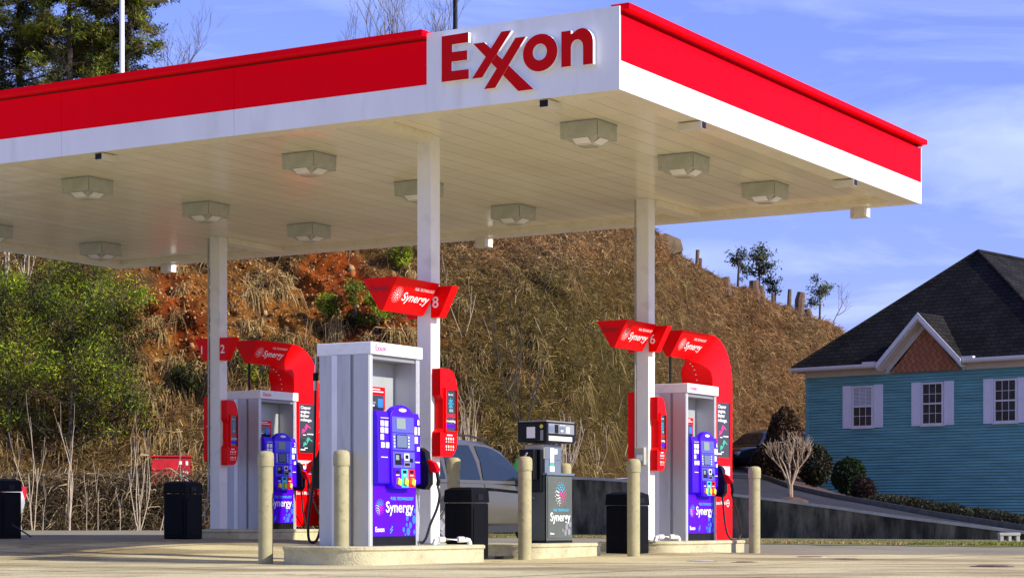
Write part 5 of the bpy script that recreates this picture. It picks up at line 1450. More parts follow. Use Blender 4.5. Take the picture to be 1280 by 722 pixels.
# ================================================================== DISPENSERS
def dispenser(s, t, zb, num, lab, hose_loop):
    rt = empty('fuel_dispenser', st(s, t, zb), TH, lab, 'fuel pump', 'tall grey and blue fuel dispensers')
    D = .31
    # cabinet ends
    for nm, x0, x1 in (('end_panel', -.46, -.405), ('end_panel', .385, .44)):
        e_ = MB(); e_.box(x0, x1, -D, D, 0, 1.945, 'alu')
        s_ = -1 if x0 < 0 else 1; xo = x0 if s_ < 0 else x1
        def add(y0, y1, out, m):
            lo_, hi_ = sorted((xo + s_ * .0008, xo + s_ * out)); e_.box(lo_, hi_, y0, y1, .0, 1.944, m)
        add(-D + .0, -.125, .018, 'alu'); add(-.085, .075, .018, 'alu'); add(.075, .145, .024, 'alu_light'); add(-.124, -.086, .003, 'alu_dark'); add(.146, D, .008, 'alu')
        e_.box(x0 - .002, x0 + .014 if s_ < 0 else x1 + .002, -D - .006, -D - .0005, 0, 1.944, 'alu_light')
        e_.box(x0 + .002, x1 - .002, -D - .006, -D - .0007, 0, 1.9435, 'alu_light') if s_ > 0 else None
        e_.build(nm, rt)
    cp_ = MB(); cp_.box(-.475, .475, -.34, .34, 1.945, 2.07, 'white'); cpo = cp_.build('top_cap', rt, bevel=.008)
    text('Exxon', (-.40, -.3405, 1.985), (1, 0, 0), (0, 0, 1), .058, 'pink', 'name', cpo, width=.19, bold=.015)
    bk = MB(); bk.box(-.405, .385, -.04, .04, .6, 1.944, 'cavity'); bk.box(-.404, .384, -D + .01, -.041, 1.90, 1.9435, 'alu_dark'); bk.box(-.404, .384, .041, D - .01, 1.90, 1.9435, 'alu_dark')
    bk.box(-.404, -.24, -.16, -.041, .9, 1.89, 'cavity'); bk.build('back_panel', rt)
    lo = MB(); lo.box(-.404, .384, -D + .012, D - .012, .0, .63, 'alu_dark'); lo.build('lower_cabinet', rt)
    pn = MB(); pn.box(-.400, .380, -D - .004, -D + .011, .10, .63, 'panel_blue'); pno = pn.build('lower_door', rt)
    kp = MB(); kp.box(-.400, .380, -D - .002, -D + .011, .0, .098, 'black'); kp.build('kick_plate', rt)
    fn = plane_fn((0, -D - .004, 0), (1, 0, 0), (0, 0, 1))
    bm_ = MB(); burst(bm_, fn, -.285, .395, .085, None, .004); bm_.build('burst_mark', pno)
    text('Synergy', (-.175, -D - .004, .345), (1, 0, 0), (0, 0, 1), .115, 'print_white', 'word_mark', pno, width=.51, bold=.012)
    text('FUEL TECHNOLOGY', (-.085, -D - .004, .472), (1, 0, 0), (0, 0, 1), .032, 'cyan', 'word_mark', pno, width=.42, bold=.01)
    text('Exxon', (-.365, -D - .004, .145), (1, 0, 0), (0, 0, 1), .052, 'print_white', 'name', pno, width=.16, bold=.02)
    bb_ = MB()
    for x, z, r_ in ((.345, .27, .035), (.275, .21, .027), (.215, .285, .024), (.235, .145, .034), (.15, .165, .022), (.35, .14, .02), (.205, .215, .016), (.30, .325, .014), (.18, .115, .012), (.36, .36, .02)): disc(bb_, fn, x, z, r_, 'blue_mid', .0035, 14, r_ * 1.25)
    for x, z in ((-.075, .15), (-.06, .165), (-.09, .165), (-.075, .18), (-.06, .195), (-.09, .135)): disc(bb_, fn, x, z, .008, 'cyan', .0035, 6)
    bb_.build('bubbles', pno)
    # screen above the console
    sc_ = MB(); sc_.box(-.33, -.02, -.20, -.15, 1.40, 1.63, 'sign_red'); sc_.box(-.33, -.04, -.2005, -.1995, 1.30, 1.42, 'sign_red'); sco = sc_.build('advert_screen', rt, bevel=.006)
    fs_ = plane_fn((0, -.2008, 0), (1, 0, 0), (0, 0, 1)); sg = MB(); rect(sg, fs_, -.32, -.05, 1.34, 1.545, 'screen', .003); rect(sg, fs_, -.16, -.07, 1.42, 1.51, 'blue_mid', .005); rect(sg, fs_, -.30, -.22, 1.43, 1.445, 'print_white', .005); rect(sg, fs_, -.30, -.20, 1.46, 1.475, 'lcd', .005)
    rect(sg, fs_, -.30, -.12, 1.60, 1.61, 'print_white', .005); rect(sg, fs_, -.30, -.06, 1.575, 1.585, 'print_white', .005); sg.build('screen_face', sco)
    # console wings
    for x0, x1 in ((-.400, -.185), (.245, .380)):
        w_ = MB(); w_.prism([(-.30, .62), (-.375, .64), (-.365, 1.30), (-.345, 1.37), (-.30, 1.38)], lambda a_, b2, d_: (d_, a_, b2), x0, x1, 'blue'); wo_ = w_.build('console_wing', rt, bevel=.010)
        fw = plane_fn((0, -.371, 0), (1, 0, 0), (0, 0, 1)); st_ = MB()
        if x0 < 0:
            for i, (px_, pz) in enumerate(((-.36, 1.22), (-.285, 1.22), (-.36, 1.15), (-.285, 1.15), (-.36, 1.08), (-.35, 1.00), (-.265, 1.00))): rect(st_, fw, px_, px_ + .06, pz, pz + .055, 'print_white', .006)
            rect(st_, fw, -.35, -.23, .90, .908, 'print_white', .006); rect(st_, fw, -.36, -.22, 1.30, 1.306, 'print_white', .006)
        else:
            for px_, pz, a_, b2 in ((.265, 1.15, .04, .08), (.325, 1.15, .035, .08), (.265, 1.06, .06, .07), (.31, .98, .05, .045)): rect(st_, fw, px_, px_ + a_, pz, pz + b2, 'print_white', .006)
            rect(st_, fw, .28, .36, .86, .87, 'print_white', .006)
        st_.build('stickers', wo_)
        if x0 > 0: text(num, (.31, -.377, 1.25), (1, 0, 0), (0, 0, 1), .06, 'print_white', 'number', wo_, bold=.02, off=.004)
    # centre console with arched head, leaning out at the bottom
    ol = [(-.19, .66), (-.17, .61), (-.10, .585), (.15, .585), (.23, .61), (.255, .66), (.262, 1.30)] + [(.036 + .226 * math.cos(a_), 1.30 + .15 * math.sin(a_)) for a_ in np.linspace(.25, math.pi - .25, 9)] + [(-.19, 1.30)]
    yf_ = lambda z_: -.405 + (z_ - .6) * .035
    c_ = MB(); n_ = len(ol)
    vs = [(x, -.30, z_) for x, z_ in ol] + [(x, yf_(z_), z_) for x, z_ in ol]
    c_.add(vs, [tuple(range(n_)), tuple(range(2 * n_ - 1, n_ - 1, -1))] + [(i, i + n_, (i + 1) % n_ + n_, (i + 1) % n_) for i in range(n_)], 'blue'); co_ = c_.build('console', rt, bevel=.012)
    Yc = Vector((0, .035, 1)).normalized(); fc_ = plane_fn((0, -.405 - .6 * .035, 0), (1, 0, 0), Yc)
    k_ = MB()
    def R4(x0, x1, z0, z1, m, d_=.004): rect(k_, fc_, x0, x1, z0, z1, m, d_)
    R4(-.165, .235, 1.165, 1.325, 'blue_light', .003); R4(-.165, .235, .985, 1.155, 'blue_light', .003); R4(-.165, .235, .80, .965, 'blue_light', .003)
    disc(k_, fc_, .036, 1.395, .07, 'print_white', .004, 16, .018)
    R4(-.09, .075, 1.20, 1.31, 'lcd', .008); R4(-.10, .10, 1.00, 1.145, 'black', .006); R4(-.09, .09, 1.01, 1.135, 'lcd_blue', .009)
    for i in range(4):
        for xx in (-.145, .12): R4(xx, xx + .022, 1.01 + i * .033, 1.028 + i * .033, 'print_white', .006)
    R4(-.13, -.02, .83, .945, 'black', .006); R4(-.12, -.06, .88, .93, 'lcd', .008); R4(.04, .13, .88, .95, 'print_white', .006); R4(.055, .115, .895, .935, 'black', .008)
    R4(.03, .15, .81, .865, 'metal', .006); R4(.045, .135, .825, .85, 'black', .008); R4(-.02, .03, .83, .90, 'blue', .007); R4(.14, .20, .86, .90, 'black', .006)
    for i, mm in enumerate(('black', 'cyan', 'print_red')):
        x = -.155 + i * .13; R4(x, x + .125, .60, .79, mm if mm != 'black' else 'panel_blue', .005); R4(x + .03, x + .095, .745, .775, 'black', .008); 
        k_.prism([(x + .03, .635), (x + .085, .615), (x + .10, .675), (x + .045, .70)], fc_, .005, .03, 'yellow'); R4(x + .03, x + .09, .72, .73, 'print_white', .008)
    k_.build('console_controls', co_)
    # nozzle boot and nozzle
    nb = MB(); nb.prism([(-.30, .60), (-.42, .58), (-.47, .64), (-.47, .80), (-.42, .98), (-.36, 1.02), (-.30, 1.02)], lambda a_, b2, d_: (d_, a_, b2), .385, .475, 'black'); nb.build('nozzle_boot', rt, bevel=.012)
    nz_ = MB(); nz_.prism([(-.43, .90), (-.52, .86), (-.56, .79), (-.54, .75), (-.46, .78), (-.42, .83)], lambda a_, b2, d_: (d_, a_, b2), .41, .475, 'sign_red'); nz_.tube([(.44, -.43, .9), (.44, -.36, .96)], .02, 'metal', n=8); nz_.tube([(.44, -.54, .77), (.44, -.56, .68), (.44, -.55, .62)], .022, 'black', n=8); nz_.build('nozzle', rt, bevel=.01)
    h_ = MB()
    def bez(pts, n2=24):
        P = [Vector(q_) for q_ in pts]; out = []
        m_ = len(P)
        for i in range(m_ - 1):
            p0 = P[max(i - 1, 0)]; p1 = P[i]; p2 = P[i + 1]; p3 = P[min(i + 2, m_ - 1)]
            for k in range(n2 // (m_ - 1) + 1):
                t_ = k / (n2 // (m_ - 1) + 1); out.append(.5 * ((2 * p1) + (-p0 + p2) * t_ + (2 * p0 - 5 * p1 + 4 * p2 - p3) * t_ * t_ + (-p0 + 3 * p1 - 3 * p2 + p3) * t_ ** 3))
        out.append(P[-1]); return out
    h_.tube(bez(hose_loop, 40), .0145, 'rubber', n=7); ho = h_.build('hose', rt, True)
    for sy in (-1, 1):
        v2 = MB(); xx = .475 if sy < 0 else -.40; yy = -.245 if sy < 0 else .40
        if sy < 0: pts = [(xx, yy, 1.95), (xx + .015, yy, 1.86), (xx + .02, yy - .01, 1.75)]
        else: pts = [(xx, yy, 1.95), (xx, yy + .0, 1.86), (xx, yy + .01, 1.75)]
        v2.tube(pts, .016, 'metal', n=7); e_ = Vector(pts[-1]); v2.tube([e_ + Vector((0, 0, .03)), e_ + Vector((0, 0, -.05))], .03, 'black', n=8); v2.tube([e_ + Vector((0, 0, -.05)), e_ + Vector((0, 0, -.15))], .018, 'metal', n=7)
        v2.build('breakaway_coupling', rt)
        hh = MB()
        if sy < 0: hh.tube(bez([e_ + Vector((0, 0, -.15)), e_ + Vector((.0, -.02, -.45)), (.485, -.30, 1.05), (.46, -.33, .98)], 16), .0145, 'rubber', n=7)
        else: hh.tube(bez([e_ + Vector((0, 0, -.15)), (-.40, .42, 1.1), (-.38, .46, .65), (-.40, .50, .25), (-.30, .56, .05), (-.18, .54, .08), (-.12, .50, .45), (-.1, .46, .85)], 42), .0145, 'rubber', n=7)
        hh.build('hose', rt, True)
    # far side: console and nozzle as plain parts
    fr = MB(); fr.prism([(.30, .60), (.42, .60), (.39, 1.38), (.30, 1.44)], lambda a_, b2, d_: (d_, a_, b2), -.25, .20, 'blue'); fr.box(-.400, .380, D - .011, D + .004, .10, .6, 'panel_blue'); fr.build('rear_console', rt, bevel=.01)
    fb = MB(); fb.prism([(.30, .60), (.42, .58), (.47, .64), (.47, .80), (.36, 1.02), (.30, 1.02)], lambda a_, b2, d_: (d_, a_, b2), -.39, -.30, 'black'); fb.prism([(.43, .90), (.52, .86), (.56, .79), (.54, .75), (.46, .78)], lambda a_, b2, d_: (d_, a_, b2), -.37, -.32, 'sign_red'); fb.build('rear_nozzle', rt)
    return rt
loop1 = [(.44, -.55, .62), (.46, -.56, .52), (.50, -.50, .38), (.47, -.44, .22), (.45, -.40, .08), (.44, -.36, .03), (.42, -.33, .04)]
loop2 = [(.44, -.55, .62), (.50, -.56, .50), (.68, -.54, .28), (.84, -.50, .10), (.74, -.48, .00), (.55, -.46, .04), (.47, -.44, .20), (.46, -.40, .6), (.46, -.36, .95)]
dispenser(-1.108, 0, .126, '8', 'tall fuel dispenser number 8 in the foreground, complete with blue console and red nozzle', loop1)
dispenser(6.175, 0, .118, '6', 'tall fuel dispenser number 6 beside the right column', loop2)
dispenser(6.175, 7.05, .255, '2', 'tall fuel dispenser number 2 at the back left, partly behind a bollard', loop2)

def arch(s, t, zb, lab):
    """red arch over a dispenser, local x from the dispenser centre"""
    rt = empty('red_arch_sign', st(s, t, zb), TH, lab, 'sign', 'red arches over the farther dispensers')
    po = [(-.39, 2.78), (-.1, 2.78), (.30, 2.78), (.50, 2.775)]; pi_ = [(-.37, 2.44), (-.1, 2.44), (.18, 2.44), (.24, 2.435)]
    for a_ in np.linspace(math.pi / 2 - .15, 0, 11):
        po.append((.50 + .64 * math.cos(a_), 2.14 + .635 * math.sin(a_))); pi_.append((.22 + .30 * math.cos(a_), 2.10 + .31 * math.sin(a_)))
    po += [(1.14, 1.9), (1.14, .0)]; pi_ += [(.52, 1.9), (.52, .0)]
    n_ = len(po); yo = [.235] * n_; yi = []
    for i in range(n_): yi.append(.03 + (.20) * float(smooth(np.array((i - 2.4) / 8.0))))
    b_ = vee(po, pi_, yo, yi, 'arch_body', rt)
    synergy_face(rt, -.36, 2.44, .80, .34, .235, .03)
    fn = plane_fn((0, -.236, 0), (1, 0, 0), (0, 0, 1))
    sm = MB(); sm.box(.518, 1.142, -.2385, -.2355, 2.0, 2.006, 'letter_red'); sm.build('seam', rt)
    fr = MB()
    for q_ in ((.60, .625, 1.10, 1.90), (1.035, 1.06, 1.10, 1.90), (.625, 1.035, 1.875, 1.90), (.625, 1.035, 1.10, 1.125)): fr.box(q_[0], q_[1], -.248, -.2355, q_[2], q_[3], 'sign_red')
    fr.build('poster_frame', rt)
    ps = MB(); rect(ps, fn, .625, 1.035, 1.125, 1.875, 'screen', .004); po_ = ps.build('poster', rt)
    for i, w_ in enumerate(('Cleaner', 'engine.', 'Better', 'mileage.')): text(w_, (.66, -.2405, 1.80 - i * .062), (1, 0, 0), (0, 0, 1), .048, 'print_white', 'poster_text', po_, width=(.26, .24, .22, .29)[i], bold=.02)
    pic = MB()
    def nozzle_pic(x, z, m):
        flat(pic, fn, [(x, z), (x + .07, z + .02), (x + .13, z + .08), (x + .15, z + .13), (x + .10, z + .14), (x + .05, z + .07), (x - .01, z + .05)], m, .007); flat(pic, fn, [(x + .14, z + .10), (x + .22, z + .07), (x + .22, z + .085), (x + .15, z + .125)], m, .0072); flat(pic, fn, [(x - .02, z - .01), (x + .0, z - .005), (x + .02, z + .05), (x + .0, z + .06)], m, .0074); disc(pic, fn, x + .07, z + .065, .018, 'screen', .009, 8); rect(pic, fn, x + .02, x + .10, z - .035, z - .022, 'print_white', .007)
    nozzle_pic(.70, 1.43, 'pink'); nozzle_pic(.74, 1.23, 'teal_print'); rect(pic, fn, .66, .78, 1.165, 1.185, 'print_white', .007); rect(pic, fn, .83, .99, 1.41, 1.425, 'print_white', .007)
    pic.build('poster_picture', po_)
    lb = MB(); rect(lb, fn, .60, 1.05, .80, 1.01, 'alu_light', .004); rect(lb, fn, .61, 1.04, .875, 1.0, 'print_white', .006); rect(lb, fn, .61, 1.04, .81, .872, 'panel_blue', .006); rect(lb, fn, .80, .90, .91, .97, 'print_red', .008); rect(lb, fn, .70, .78, .93, .96, 'print_red', .008); lb.build('payment_label', rt)
    text('Exxon Mobil', (.55, -.236, .485), (1, 0, 0), (0, 0, 1), .05, 'print_white', 'name', rt, width=.36, bold=.012)
    em = MB(); disc(em, fn, .985, .505, .05, 'print_white', .004, 18); disc(em, fn, .985, .505, .038, 'sign_red', .006, 18); rect(em, fn, .945, 1.025, .497, .513, 'print_white', .008); em.build('round_emblem', rt)
    for k in range(7):
        a_ = k / 6 * 1.4; pass
    bt = MB()
    for k in range(6): a_ = k / 5 * 1.3; bt.lathe([(.0, -.01), (.012, 0), (.0, .01)], 'pvc', (.22 + .29 * math.cos(a_), 0, 2.10 + .30 * math.sin(a_)), 6)
    bt.build('fixings', rt)
    bk = MB(); bk.tube([(-.30, .0, 2.03), (-.30, .0, 2.45)], .02, 'black', n=6); bk.build('support_rod', rt)
    return rt
arch(6.175, 0, .118, 'red arch curving over dispenser number 6, the right one')
arch(6.175, 7.05, .30, 'red arch curving over dispenser number 2, the back left one')

# low satellite pump
def low_pump():
    rt = empty('satellite_pump', st(2.22, -.2, .12), TH, 'low black and grey satellite pump with a burst of dots, between the two nearer columns', 'fuel pump')
    # local x along s, y along t; near face y=0
    b_ = MB(); b_.box(0.0, .62, 0.004, .34, .03, .80, 'pump_grey'); b_.box(-.004, .624, .0, .344, .0, .029, 'black'); b_.box(-.006, .0, .0, .02, .03, .80, 'black'); bo = b_.build('body', rt, bevel=.006)
    d_ = MB(); d_.box(.03, .60, -.004, .003, .06, .78, 'pump_grey'); do = d_.build('door', rt)
    fn = plane_fn((0, -.0045, 0), (1, 0, 0), (0, 0, 1))
    q_ = MB(); burst(q_, fn, .33, .58, .145, None, .003)
    q_.build('burst_mark', do)
    text('Synergy', (.08, -.0045, .26), (1, 0, 0), (0, 0, 1), .105, 'print_white', 'word_mark', do, width=.48, bold=.014)
    text('FUEL TECHNOLOGY', (.15, -.0045, .375), (1, 0, 0), (0, 0, 1), .03, 'cyan', 'word_mark', do, width=.38, bold=.01)
    text('Exxon', (.08, -.0045, .10), (1, 0, 0), (0, 0, 1), .028, 'print_white', 'name', do, width=.09, bold=.02)
    q_ = MB()
    for x, z, r_ in ((.47, .19, .035), (.55, .22, .03), (.44, .12, .03), (.53, .13, .035), (.38, .15, .018)): disc(q_, fn, x, z, r_, 'alu_dark', .003, 12, r_ * 1.2)
    q_.build('bubbles', do)
    n_ = MB(); n_.box(.02, .40, .03, .30, .80, .98, 'pump_steel'); n_.box(.02, .40, .028, .31, .98, 1.16, 'pump_steel'); n_.build('neck', rt, bevel=.006)
    pl = MB(); pl.box(.012, .0195, .04, .30, .99, 1.155, 'cream_panel'); pl.box(.008, .0118, .10, .16, 1.06, 1.08, 'black'); pl.build('side_plate', rt)
    sl_ = MB(); sl_.box(-.02, .64, -.02, .36, .80, .825, 'pump_steel'); sl_.build('ledge', rt)
    st_ = MB(); fn2 = plane_fn((0, .028, 0), (1, 0, 0), (0, 0, 1)); rect(st_, fn2, .13, .22, .95, 1.12, 'print_white', .004); rect(st_, fn2, .22, .30, 1.05, 1.11, 'print_white', .004); rect(st_, fn2, .12, .22, .91, .95, 'teal_print', .004); rect(st_, fn2, .12, .23, .84, .905, 'print_white', .004); st_.build('stickers', rt)
    hd = MB(); hd.prism([(-.10, 1.18), (.56, 1.18), (.60, 1.22), (.61, 1.40), (.56, 1.42), (-.10, 1.42)], lambda a_, b2, e_: (a_, e_, b2), -.06, .33, 'pump_black')
    ho = hd.build('head', rt, bevel=.015)
    top_ = MB(); top_.box(-.09, .58, -.05, .32, 1.421, 1.435, 'alu_dark'); top_.build('head_lid', ho)
    f3 = plane_fn((0, -.061, 0), (1, 0, 0), (0, 0, 1)); h3 = MB()
    rect(h3, f3, -.06, .55, 1.285, 1.40, 'alu_dark', .002); rect(h3, f3, -.04, .06, 1.30, 1.37, 'lcd_blue', .005); rect(h3, f3, .08, .17, 1.29, 1.39, 'pump_black', .005); rect(h3, f3, .20, .32, 1.30, 1.37, 'lcd_blue', .005); rect(h3, f3, .36, .44, 1.30, 1.37, 'print_white', .005); rect(h3, f3, .22, .28, 1.31, 1.33, 'print_white', .007)
    for i in range(4): disc(h3, f3, .21 + i * .035, 1.385, .008, 'print_white', .006, 6)
    rect(h3, f3, -.06, .50, 1.20, 1.255, 'beige', .004); h3.build('dials', ho)
    f4 = plane_fn((-.1005, .33, 0), (0, -1, 0), (0, 0, 1)); h4 = MB(); rect(h4, f4, .12, .235, 1.23, 1.36, 'print_white', .003); disc(h4, f4, .32, 1.365, .024, 'yellow', .003, 12); rect(h4, f4, .305, .345, 1.20, 1.32, 'alu_dark', .003); h4.build('notices', ho)
    # nozzle boot and green nozzle on the near end
    bt = MB(); bt.box(-.13, -.03, .10, .30, .74, 1.10, 'black'); bt.box(-.05, .018, .05, .32, .60, 1.10, 'pump_black'); bt.build('nozzle_boot', rt, bevel=.012)
    nz_ = MB(); nz_.prism([(.20, .86), (.30, .84), (.335, .90), (.30, .99), (.23, 1.0)], lambda a_, b2, e_: (e_, a_, b2), -.19, -.13, 'green'); nz_.tube([(-.16, .22, .98), (-.14, .18, 1.06)], .014, 'metal', n=6); nz_.build('nozzle', rt, bevel=.008)
    hs = MB()
    c_ = [Vector(q2) for q2 in ((-.02, .16, .52), (-.10, .20, .55), (-.13, .26, .46), (-.13, .27, .25), (-.08, .22, .06), (-.06, .15, -.08), (-.25, .05, -.13), (-.7, .0, -.15), (-1.3, .1, -.15), (-1.75, .25, -.14), (-1.9, .35, -.05))]
    pts = []
    for i in range(len(c_) - 1):
        p0, p1, p2, p3 = c_[max(i - 1, 0)], c_[i], c_[i + 1], c_[min(i + 2, len(c_) - 1)]
        for k in range(5): t_ = k / 5; pts.append(.5 * ((2 * p1) + (-p0 + p2) * t_ + (2 * p0 - 5 * p1 + 4 * p2 - p3) * t_ * t_ + (-p0 + 3 * p1 - 3 * p2 + p3) * t_ ** 3))
    hs.tube(pts, .018, 'rubber', n=7); hs.tube([(-.13, .265, .42), (-.13, .27, .28)], .026, 'metal', n=7); hs.build('hose', rt, True)
    # slack hose hanging towards the nearest column, from the far side
    c_ = [Vector(q2) for q2 in ((-.05, .36, .60), (-.35, .9, .62), (-.75, 1.0, .30), (-1.1, .9, .12), (-1.5, .75, .05), (-1.95, .6, .02), (-2.05, .55, -.12))]
    pts = []
    for i in range(len(c_) - 1):
        p0, p1, p2, p3 = c_[max(i - 1, 0)], c_[i], c_[i + 1], c_[min(i + 2, len(c_) - 1)]
        for k in range(5): t_ = k / 5; pts.append(.5 * ((2 * p1) + (-p0 + p2) * t_ + (2 * p0 - 5 * p1 + 4 * p2 - p3) * t_ * t_ + (-p0 + 3 * p1 - 3 * p2 + p3) * t_ ** 3))
    h2 = MB(); h2.tube(pts, .018, 'rubber', n=7); h2.build('hose', rt, True)
low_pump()

# ================================================================== BOLLARDS
def bollard0():
    rt = empty('bollard', (0, 0, 0), 0, 'x', 'bollard', 'khaki steel bollards guarding the pumps')
    b_ = MB(); b_.lathe([(.076, -.1), (.076, 1.03)], 'bollard', n=24); b_.build('post', rt, True)
    c_ = MB(); c_.lathe([(.084, 1.0), (.085, 1.10), (.080, 1.135), (.055, 1.155), (.001, 1.162)], 'bollard', n=24); c_.build('cap', rt, True, angle=50)
    return rt
b0 = bollard0(); first = True
for x, y, lab in ((-1.726, 21.0, 'khaki bollard in front of dispenser 8, right one of the near pair'), (-2.53, 21.3, 'khaki bollard in front of dispenser 2, left one of the near pair'), (0.144, 23.3, 'khaki bollard just left of the low grey pump, front side'),
                  (1.445, 24.65, 'khaki bollard in front of the bin by the right column'), (3.24, 27.7, 'lone khaki bollard at the right with a rust mark, beyond dispenser 6'),
                  (-.70, 24.85, 'khaki bollard behind the bin next to the nearest column'), (.70, 27.3, 'khaki bollard behind the low grey pump, only its top showing')):
    if first: o = b0; first = False
    else: o = dup(b0, (0, 0, 0))
    o.location = (x, y, on_ground(x, y) if y != 24.85 and y != 27.3 else -.02); o['label'] = lab; o.rotation_euler = (0, 0, x * 3)

# ================================================================== BINS
def bin0():
    rt = empty('waste_bin', (0, 0, 0), TH, 'x', 'waste bin', 'black plastic waste bins')
    b_ = MB(); b_.box(-.005, .38, -.005, .38, 0, .605, 'bin_black'); b_.build('body', rt, bevel=.018)
    p_ = MB(); p_.box(.03, .345, -.013, -.0055, .05, .55, 'bin_black'); p_.box(-.013, -.0055, .03, .345, .05, .55, 'bin_black'); p_.build('side_panel', rt, bevel=.003)
    l_ = MB()
    vs = [(-.012, -.012, .612), (.388, -.012, .612), (.388, .388, .612), (-.012, .388, .612), (-.004, -.004, .745), (.38, -.004, .745), (.38, .38, .745), (-.004, .38, .745), (.06, .06, .775), (.31, .06, .775), (.31, .31, .775), (.06, .31, .775)]
    l_.add(vs, [(3, 2, 1, 0), (0, 1, 5, 4), (1, 2, 6, 5), (2, 3, 7, 6), (3, 0, 4, 7), (4, 5, 9, 8), (5, 6, 10, 9), (6, 7, 11, 10), (7, 4, 8, 11), (8, 9, 10, 11)], 'bin_black'); l_.build('lid', rt, bevel=.010)
    s_ = MB(); s_.box(.12, .24, -.0155, -.0125, .64, .70, 'black'); s_.build('opening', rt)
    return rt
t0 = bin0()
t0.location = st(.40, -.30, -.04); t0['label'] = 'black waste bin standing against the nearest column, in front of a bollard'; t0.scale = (.93, .93, 1.02)
dup(t0, st(4.02, -.42, -.035), label='black waste bin behind a bollard, with a red squeegee leaning on it').scale = (1.05, 1.05, 1)
p = at(231, 669, 28.2); dup(t0, (p.x, p.y, on_ground(p.x, p.y)), label='black waste bin at the back left column, in front of the red container').scale = (.98, .98, 1.02)
p = at(2, 671, 28.6); dup(t0, (p.x, p.y, on_ground(p.x, p.y) - .01), label='black waste bin cut off by the left frame edge').scale = (1, 1, 1.08)
# squeegees
p = st(4.02, -.42, 0)
def squeegee(a_, b2, lab, m, head=True):
    rt = empty('squeegee', (0, 0, 0), 0, lab, 'squeegee'); h_ = MB(); h_.tube([a_, b2], .011, m, n=6); h_.build('handle', rt)
    if head:
        d_ = (Vector(b2) - Vector(a_)).normalized(); x = Vector((1, .3, 0)).normalized(); e_ = MB(); c_ = Vector(b2)
        e_.tube([c_ - x * .09, c_ + x * .09], .016, 'galv', n=5); e_.build('head', rt)
a_ = at(770, 690, 26.0); b2 = at(774, 659, 26.15); squeegee(a_, b2, 'squeegee with a red handle leaning on the bin by the right column', 'sign_red')
a_ = at(38.5, 670, 28.0); b2 = at(15, 655, 28.35); squeegee(a_, b2, 'black pole leaning against the bin at the left frame edge', 'black', False)
# pvc elbows on the islands
def elbow(s, t, z, lab, L_=.42):
    mb_ = MB(); r_ = .027
    pts = [(0, 0, .0), (0, 0, .02), (.01, 0, .045), (.04, 0, .055), (L_ - .05, 0, .055), (L_ - .012, 0, .045), (L_, 0, .02), (L_, 0, .0)]
    mb_.tube(pts, r_, 'pvc', n=10); mb_.tube([(.05, 0, .055), (.12, 0, .055)], r_ * 1.18, 'pvc', n=10); mb_.tube([(L_ - .14, 0, .055), (L_ - .07, 0, .055)], r_ * 1.18, 'pvc', n=10)
    o_ = mb_.build('pvc_pipe', None, True); o_.location = st(s, t, z); o_.rotation_euler = (0, 0, TH - R(30)); return tag(o_, lab, 'pipe', 'short white pipes lying on the islands')
elbow(-.50, -.40, .128, 'short white plastic pipe at the foot of the nearest column')
elbow(4.68, -.38, .122, 'flatter white plastic pipe at the foot of the right column', .36)

# manholes and patches in the forecourt
def lid(px, py, r_, lab, m, ring):
    z_ = -.06; Z = (CH - z_) * F / (py - YH); x = (px - 640) * Z / F
    rt = empty('manhole_cover', (x, Z, on_ground(x, Z) + .0), 0, lab, 'manhole cover', 'tank covers in the forecourt')
    a2 = MB(); a2.lathe([(r_, -.02), (r_, .006), (r_ - .02, .011), (.001, .013)], m, n=28); a2.build('cover', rt, True)
    b3 = MB(); b3.lathe([(r_ + .05, -.03), (r_ + .05, .003), (r_ + .0025, .005)], ring, n=28); b3.build('rim', rt, True)
M['lid_pale'] = mat('pale_cover', (0.55, 0.53, 0.48), .6, var=.2, vscale=9, dirt=.3)
M['lid_dark'] = mat('rusty_cover', (0.10, 0.045, 0.035), .8, var=.35, vscale=9)
lid(878, 701, .13, 'pale round tank cover in the concrete right of the islands', 'lid_pale', 'lid_dark')
lid(931, 702.5, .10, 'dark rusty tank cover beside the pale one', 'lid_dark', 'lid_dark')
lid(1058, 699, .14, 'dark flat tank cover farther right in the pale concrete', 'lid_dark', 'lid_dark')
lid(1012, 696.5, .16, 'flush brown tank cover between the dark covers and the lone bollard', 'lid_dark', 'lid_pale')
lid(1240, 708, .16, 'dark tank cover close to the right frame edge', 'lid_dark', 'lid_dark')

# pale block by the wall at right
bl = MB(); bl.box(-.20, .20, -.1, .1, .10, .16, 'wall_cap'); bl.box(-.19, -.12, -.09, .09, -.02, .10, 'wall_cap'); bl.box(.12, .19, -.09, .09, -.02, .10, 'wall_cap'); bl.box(-.03, .03, -.09, .09, -.02, .10, 'wall_cap')
o = bl.build('concrete_block', None, bevel=.01); q = at(1261, 678, 39.5); o.location = (q.x, q.y, on_ground(q.x, q.y) + .05); tag(o, 'pale hollow block lying in the grass at the foot of the wall', 'block')

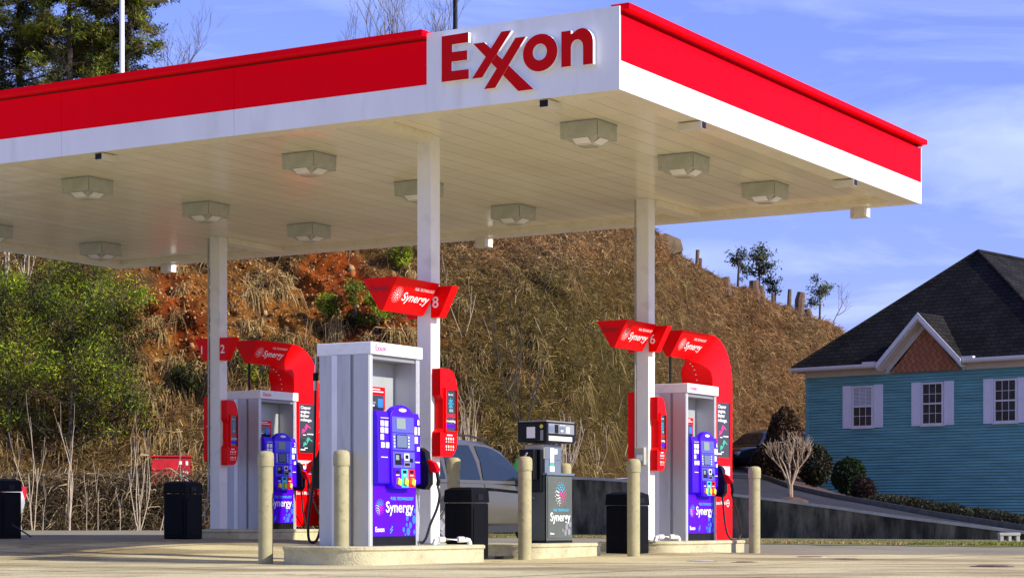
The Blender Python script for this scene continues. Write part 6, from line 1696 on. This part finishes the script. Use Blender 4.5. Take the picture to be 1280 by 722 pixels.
# red container beyond the wall
M['bin_red'] = mat('container_red', (0.50, 0.008, 0.014), .5, var=.2, vscale=3, dirt=.3)
rt = empty('red_container', at(214, 607, 51.1), R(8), 'red metal container behind the overgrown wall, with a white notice', 'container')
c_ = MB(); c_.prism([(-.40, -.3), (-.47, .40), (-.44, .64), (.46, .70), (.46, -.3)], lambda a_, b_, d_: (a_, d_, b_), -.5, .5, 'bin_red'); c_.build('tub', rt, bevel=.02)
l_ = MB(); l_.box(-.5, .5, -.54, .54, .70, .74, 'bin_red'); l_.box(-.46, .48, -.53, -.505, .38, .43, 'bin_red'); l_.build('rim', rt)
n_ = MB(); fn = plane_fn((0, -.501, 0), (1, 0, 0), (0, 0, 1)); rect(n_, fn, .22, .42, .10, .42, 'print_white', .006); rect(n_, fn, .25, .39, .25, .30, 'print_red', .01); rect(n_, fn, .33, .35, .12, .40, 'print_red', .0101); rect(n_, fn, .20, .27, .52, .60, 'print_white', .006); rect(n_, fn, .36, .42, .5, .6, 'print_white', .006); n_.build('notice', rt)

# lamp pole and black pole on the hilltop
rt = empty('lamp_pole', at(152.5, 236, 64.5), 0, 'white lamp pole with a flat arm standing among the pines', 'lamp post')
p_ = MB(); H_ = (236 + 6) * 64.5 / F; p_.tube([(0, 0, -.5), (0, 0, H_)], [.085, .075], mat('pole_white', (0.8, 0.8, 0.8), .4), n=12); p_.build('pole', rt, True)
a_ = MB(); a_.box(0, 1.42, -.04, .04, H_ - .12, H_ - .06, 'white'); a_.build('arm', rt); h_ = MB(); h_.box(.62, 1.45, -.17, .17, H_ - .20, H_ - .12, 'fixture'); h_.build('lamp_head', rt, bevel=.02)
rt = empty('sign_pole', at(569, 236, 74), 0, 'slim black pole rising behind the canopy roof', 'pole')
p_ = MB(); H_ = (236 + 40) * 74 / F; p_.tube([(0, 0, -.5), (0, 0, H_)], [.095, .08], 'black', n=12); p_.build('shaft', rt, True)
h_ = MB(); h_.box(-.3, .3, -.12, .12, H_, H_ + .15, 'black'); h_.build('lamp_head', rt)
